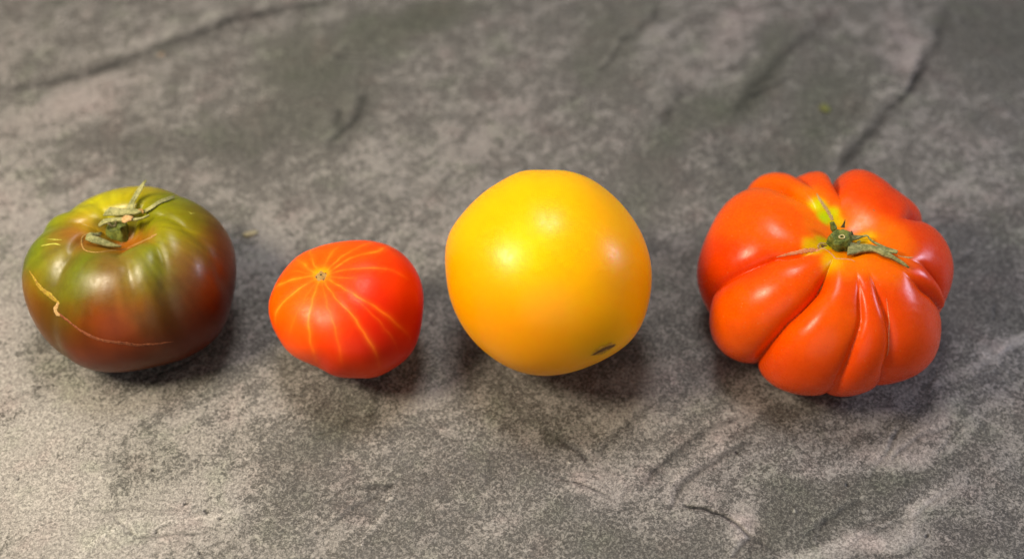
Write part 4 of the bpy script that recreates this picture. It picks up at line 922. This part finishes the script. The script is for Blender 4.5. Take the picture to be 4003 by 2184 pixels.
def scar_mesh(name, S, skin, parent, seed):
    """a corky seam lying on the skin: follows the skin's points, low lens section, ragged sides"""
    n = 10 * len(S['p'])
    p = curve_points(S['p'], n)
    w = np.interp(np.linspace(0, 1, n), np.linspace(0, 1, len(S['w'])), S['w'])
    V, NV = skin
    mid = np.array([0, 0, V[:, 2].mean()])
    t = np.gradient(p, axis=0)
    t /= np.linalg.norm(t, axis=1, keepdims=True) + 1e-12
    base, nor = [], []
    for q in p:
        d = ((V - q) ** 2).sum(1)
        k = np.argpartition(d, 12)[:12]
        ww = 1 / (d[k] + 1e-8)
        nn = (NV[k] * ww[:, None]).sum(0)
        nn /= np.linalg.norm(nn)
        c = (V[k] * ww[:, None]).sum(0) / ww.sum()
        base.append(q + nn * ((c - q) @ nn))
        nor.append(nn)
    base, nor = np.array(base), np.array(nor)
    side = np.cross(nor, t)
    side /= np.linalg.norm(side, axis=1, keepdims=True) + 1e-12
    r = np.random.RandomState(seed)
    jl, jr = 1 + 0.18 * r.normal(size=n), 1 + 0.18 * r.normal(size=n)
    us = np.array([-1, -0.62, -0.25, 0.25, 0.62, 1.0])
    hs = np.array([-0.9, 0.8, 0.45, 0.45, 0.8, -0.9])
    P = np.zeros((n, 8, 3))
    for i in range(6):
        j = np.where(us[i] < 0, np.clip(jl, 0.5, 1.5), np.clip(jr, 0.5, 1.5))
        hh = S['h'] * hs[i] * (1 + 0.2 * r.normal(size=n)) + 0.00005
        P[:, i] = base + side * (us[i] * w * j)[:, None] + nor * (0.55 * hh)[:, None]
    P[:, 6] = base + side * (0.6 * w)[:, None] - nor * (S['h'] + 0.0008)
    P[:, 7] = base - side * (0.6 * w)[:, None] - nor * (S['h'] + 0.0008)
    return grid_mesh(name, P.reshape(-1, 3), n, 8, MAT[S['c']], parent)


def lumpy_knob(name, base, top, r0, r1, mat, parent, ridges, seed, belly=1.08, flat=True):
    base, top = np.array(base), np.array(top)
    ax = top - base
    h = np.linalg.norm(ax)
    ax /= h
    a = np.cross(ax, (0, 1, 0.1))
    a /= np.linalg.norm(a)
    b = np.cross(ax, a)
    prof = [(-0.25, 0.75), (0.0, 1.0), (0.25, belly), (0.5, 1.0), (0.75, 0.9), (0.92, 0.80), (1.0, 0.70), (1.0, 0.45), (0.96, 0.2), (0.96, 0.02)]
    pr = curve_points(prof, 26)
    k = 40
    an = np.arange(k) * TAU / k
    P = []
    for (s, q) in pr:
        rad = r0 * (1 - max(0, min(s, 1))) + r1 * max(0, min(s, 1))
        rr = rad * q * (1 + ridges * np.cos(5 * an + 1.1) + 0.5 * ridges * np.cos(9 * an + 0.4))
        P.append(base + (s * h) * ax + rr[:, None] * (np.cos(an)[:, None] * a + np.sin(an)[:, None] * b))
    P = np.array(P).reshape(-1, 3)
    c = P.mean(0)
    P = c + (P - c) * (1 + 0.07 * wobble(P / 0.001, seed, 1.1) + 0.05 * wobble(P / 0.001, seed + 1, 2.6))[:, None]
    return grid_mesh(name, P, 26, k, mat, parent)


def cut_ring(name, centre, normal, R, r, parent, squash=0.7):
    nn = np.array(normal, float)
    nn /= np.linalg.norm(nn)
    a = np.cross(nn, (0.2, 1, 0))
    a /= np.linalg.norm(a)
    b = np.cross(nn, a)
    nu, nv = 28, 8
    P = []
    for i in range(nu + 1):
        u = TAU * i / nu
        rr = R * (1 + 0.08 * math.sin(3 * u + 1))
        d = math.cos(u) * a + squash * math.sin(u) * b
        for j in range(nv):
            t = TAU * j / nv
            P.append(np.array(centre) + d * (rr + r * math.cos(t)) + nn * r * math.sin(t))
    return grid_mesh(name, np.array(P), nu + 1, nv, MAT['cut'], parent, caps=False)


def part_root(name, parent, loc):
    return None


def skin_of(key):
    S = DATA['shapes'][key]
    P, NT, NP, T, PH = fruit(S)
    N = grid_normals(P, NT, NP)
    c = np.array([0, 0, P[:, 2].mean()])
    if ((P - c) * N).sum() < 0:
        N = -N
    return P, N


ST = DATA['stems']
SK = {k: skin_of(k) for k in ST}

# the dark tomato with the green shoulders
G = ST['green']
kb = np.array(G['knob']['base'])
calyx = lumpy_knob('calyx', kb, kb + np.array([0.0003, -0.0006, G['knob']['h']]), G['knob']['r'], G['knob']['r'] * 0.82, MAT['green'], green, 0.07, 401)
for i, s in enumerate(G['strips']):
    strip_mesh('sepal', s, calyx, seed=i)
stub = lumpy_knob('stem_stub', G['stub']['base'], G['stub']['top'], G['stub']['r'] * 1.25, G['stub']['r'], MAT['green'], calyx, 0.04, 405)
ax = np.array(G['stub']['top']) - np.array(G['stub']['base'])
cut_ring('cut_end', np.array(G['stub']['top']) + ax * 0.02, ax + np.array([0, -0.001, 0]), 0.0015, 0.0005, calyx, 0.75)
strip_mesh('dried_flake', G['flake'], calyx, seed=40, n=12, m=5)
tube('dried_hook', G['hook'], [0.0003, 0.0004, 0.0004, 0.0004, 0.0002], MAT['cream'], calyx)
for i, s in enumerate(G['scars']):
    scar_mesh('scar', s, SK['green'], green, 410 + i)

# the ribbed tomato
R = ST['ribbed']
stem = lumpy_knob('calyx', R['knob']['base'], R['knob']['top'], R['knob']['r'], R['knob']['rt'] * 1.25, MAT['green'], ribbed, 0.09, 431)
ax = np.array(R['knob']['top']) - np.array(R['knob']['base'])
cut_ring('cut_end', R['ring'], ax, 0.00105, 0.00030, stem, 0.75)
for i, s in enumerate(R['strips']):
    strip_mesh('sepal', s, stem, seed=20 + i)
lumpy_knob('stem_stub', R['stub']['base'], R['stub']['top'], R['stub']['r'], R['stub']['r'], MAT['green'], stem, 0.03, 437)
for i, s in enumerate(R['scars']):
    scar_mesh('scar', s, SK['ribbed'], ribbed, 440 + i)

# the yellow tomato's dark scar
for i, s in enumerate(ST['yellow']['scars']):
    scar_mesh('scar', s, SK['yellow'], yellow, 460 + i)

# the small tomato's tip
c, nn = np.array(ST['small']['disc']), np.array(ST['small']['n'])
disc = lumpy_knob('blossom_scar', c - nn * 0.0007, c + nn * 0.00022, 0.0029, 0.0026, MAT['cream'], small, 0.10, 471, belly=1.0)
for i, d in enumerate(ST['small']['dots']):
    rad = (0.0006, 0.00035, 0.0003, 0.0003)[i]
    lumpy_knob('dry_tip', np.array(d) - nn * 0.0004, np.array(d) + nn * 0.00045, rad, rad * 0.8, MAT['pith' if i < 2 else 'brown'], disc, 0.08, 475 + i)


# ---------------------------------------------------------------- crumbs on the slab
def crumb(name, label, xy, size, mat, seed, cat='crumb', group=None):
    nu, nv = 9, 12
    P = []
    for i in range(nu):
        t = 0.05 + (math.pi - 0.1) * i / (nu - 1)
        for j in range(nv):
            u = TAU * j / nv
            P.append((math.sin(t) * math.cos(u), math.sin(t) * math.sin(u), math.cos(t)))
    P = np.array(P)
    P = P * (1 + 0.22 * wobble(P, seed, 2.4) + 0.08 * wobble(P, seed + 1, 6))[:, None] * np.array(size)
    P[:, 2] -= P[:, 2].min() + 0.0001
    o = grid_mesh(name, P, nu, nv, mat, None)
    o.location = (xy[0], xy[1], 0.0)
    o.rotation_euler = (0, 0, 0.25)
    o['label'] = label
    o['category'] = cat
    if group:
        o['group'] = group
    return o


B = DATA['bits']
straw = plant_material('straw_crumb', (0.33, 0.30, 0.19), (0.25, 0.225, 0.15), 0.8, 800)
leafy = plant_material('green_fleck', (0.14, 0.15, 0.05), (0.10, 0.11, 0.04), 0.8, 800)
peach = plant_material('peach_crumb', (0.24, 0.18, 0.13), (0.19, 0.15, 0.115), 0.8, 800)
crumb('crumb', 'pale straw coloured crumb behind the gap between dark tomato and small red tomato', B['flake'], (0.0034, 0.0022, 0.0008), straw, 501)
crumb('leaf_fleck', 'tiny green plant fleck lying on the slab behind the ribbed tomato', B['fleck'], (0.0026, 0.0036, 0.0006), leafy, 511, 'plant fleck')
crumb('crumb', 'tiny peach coloured crumb by the dark vein at upper left', B['orange'], (0.0018, 0.0016, 0.0006), peach, 521)
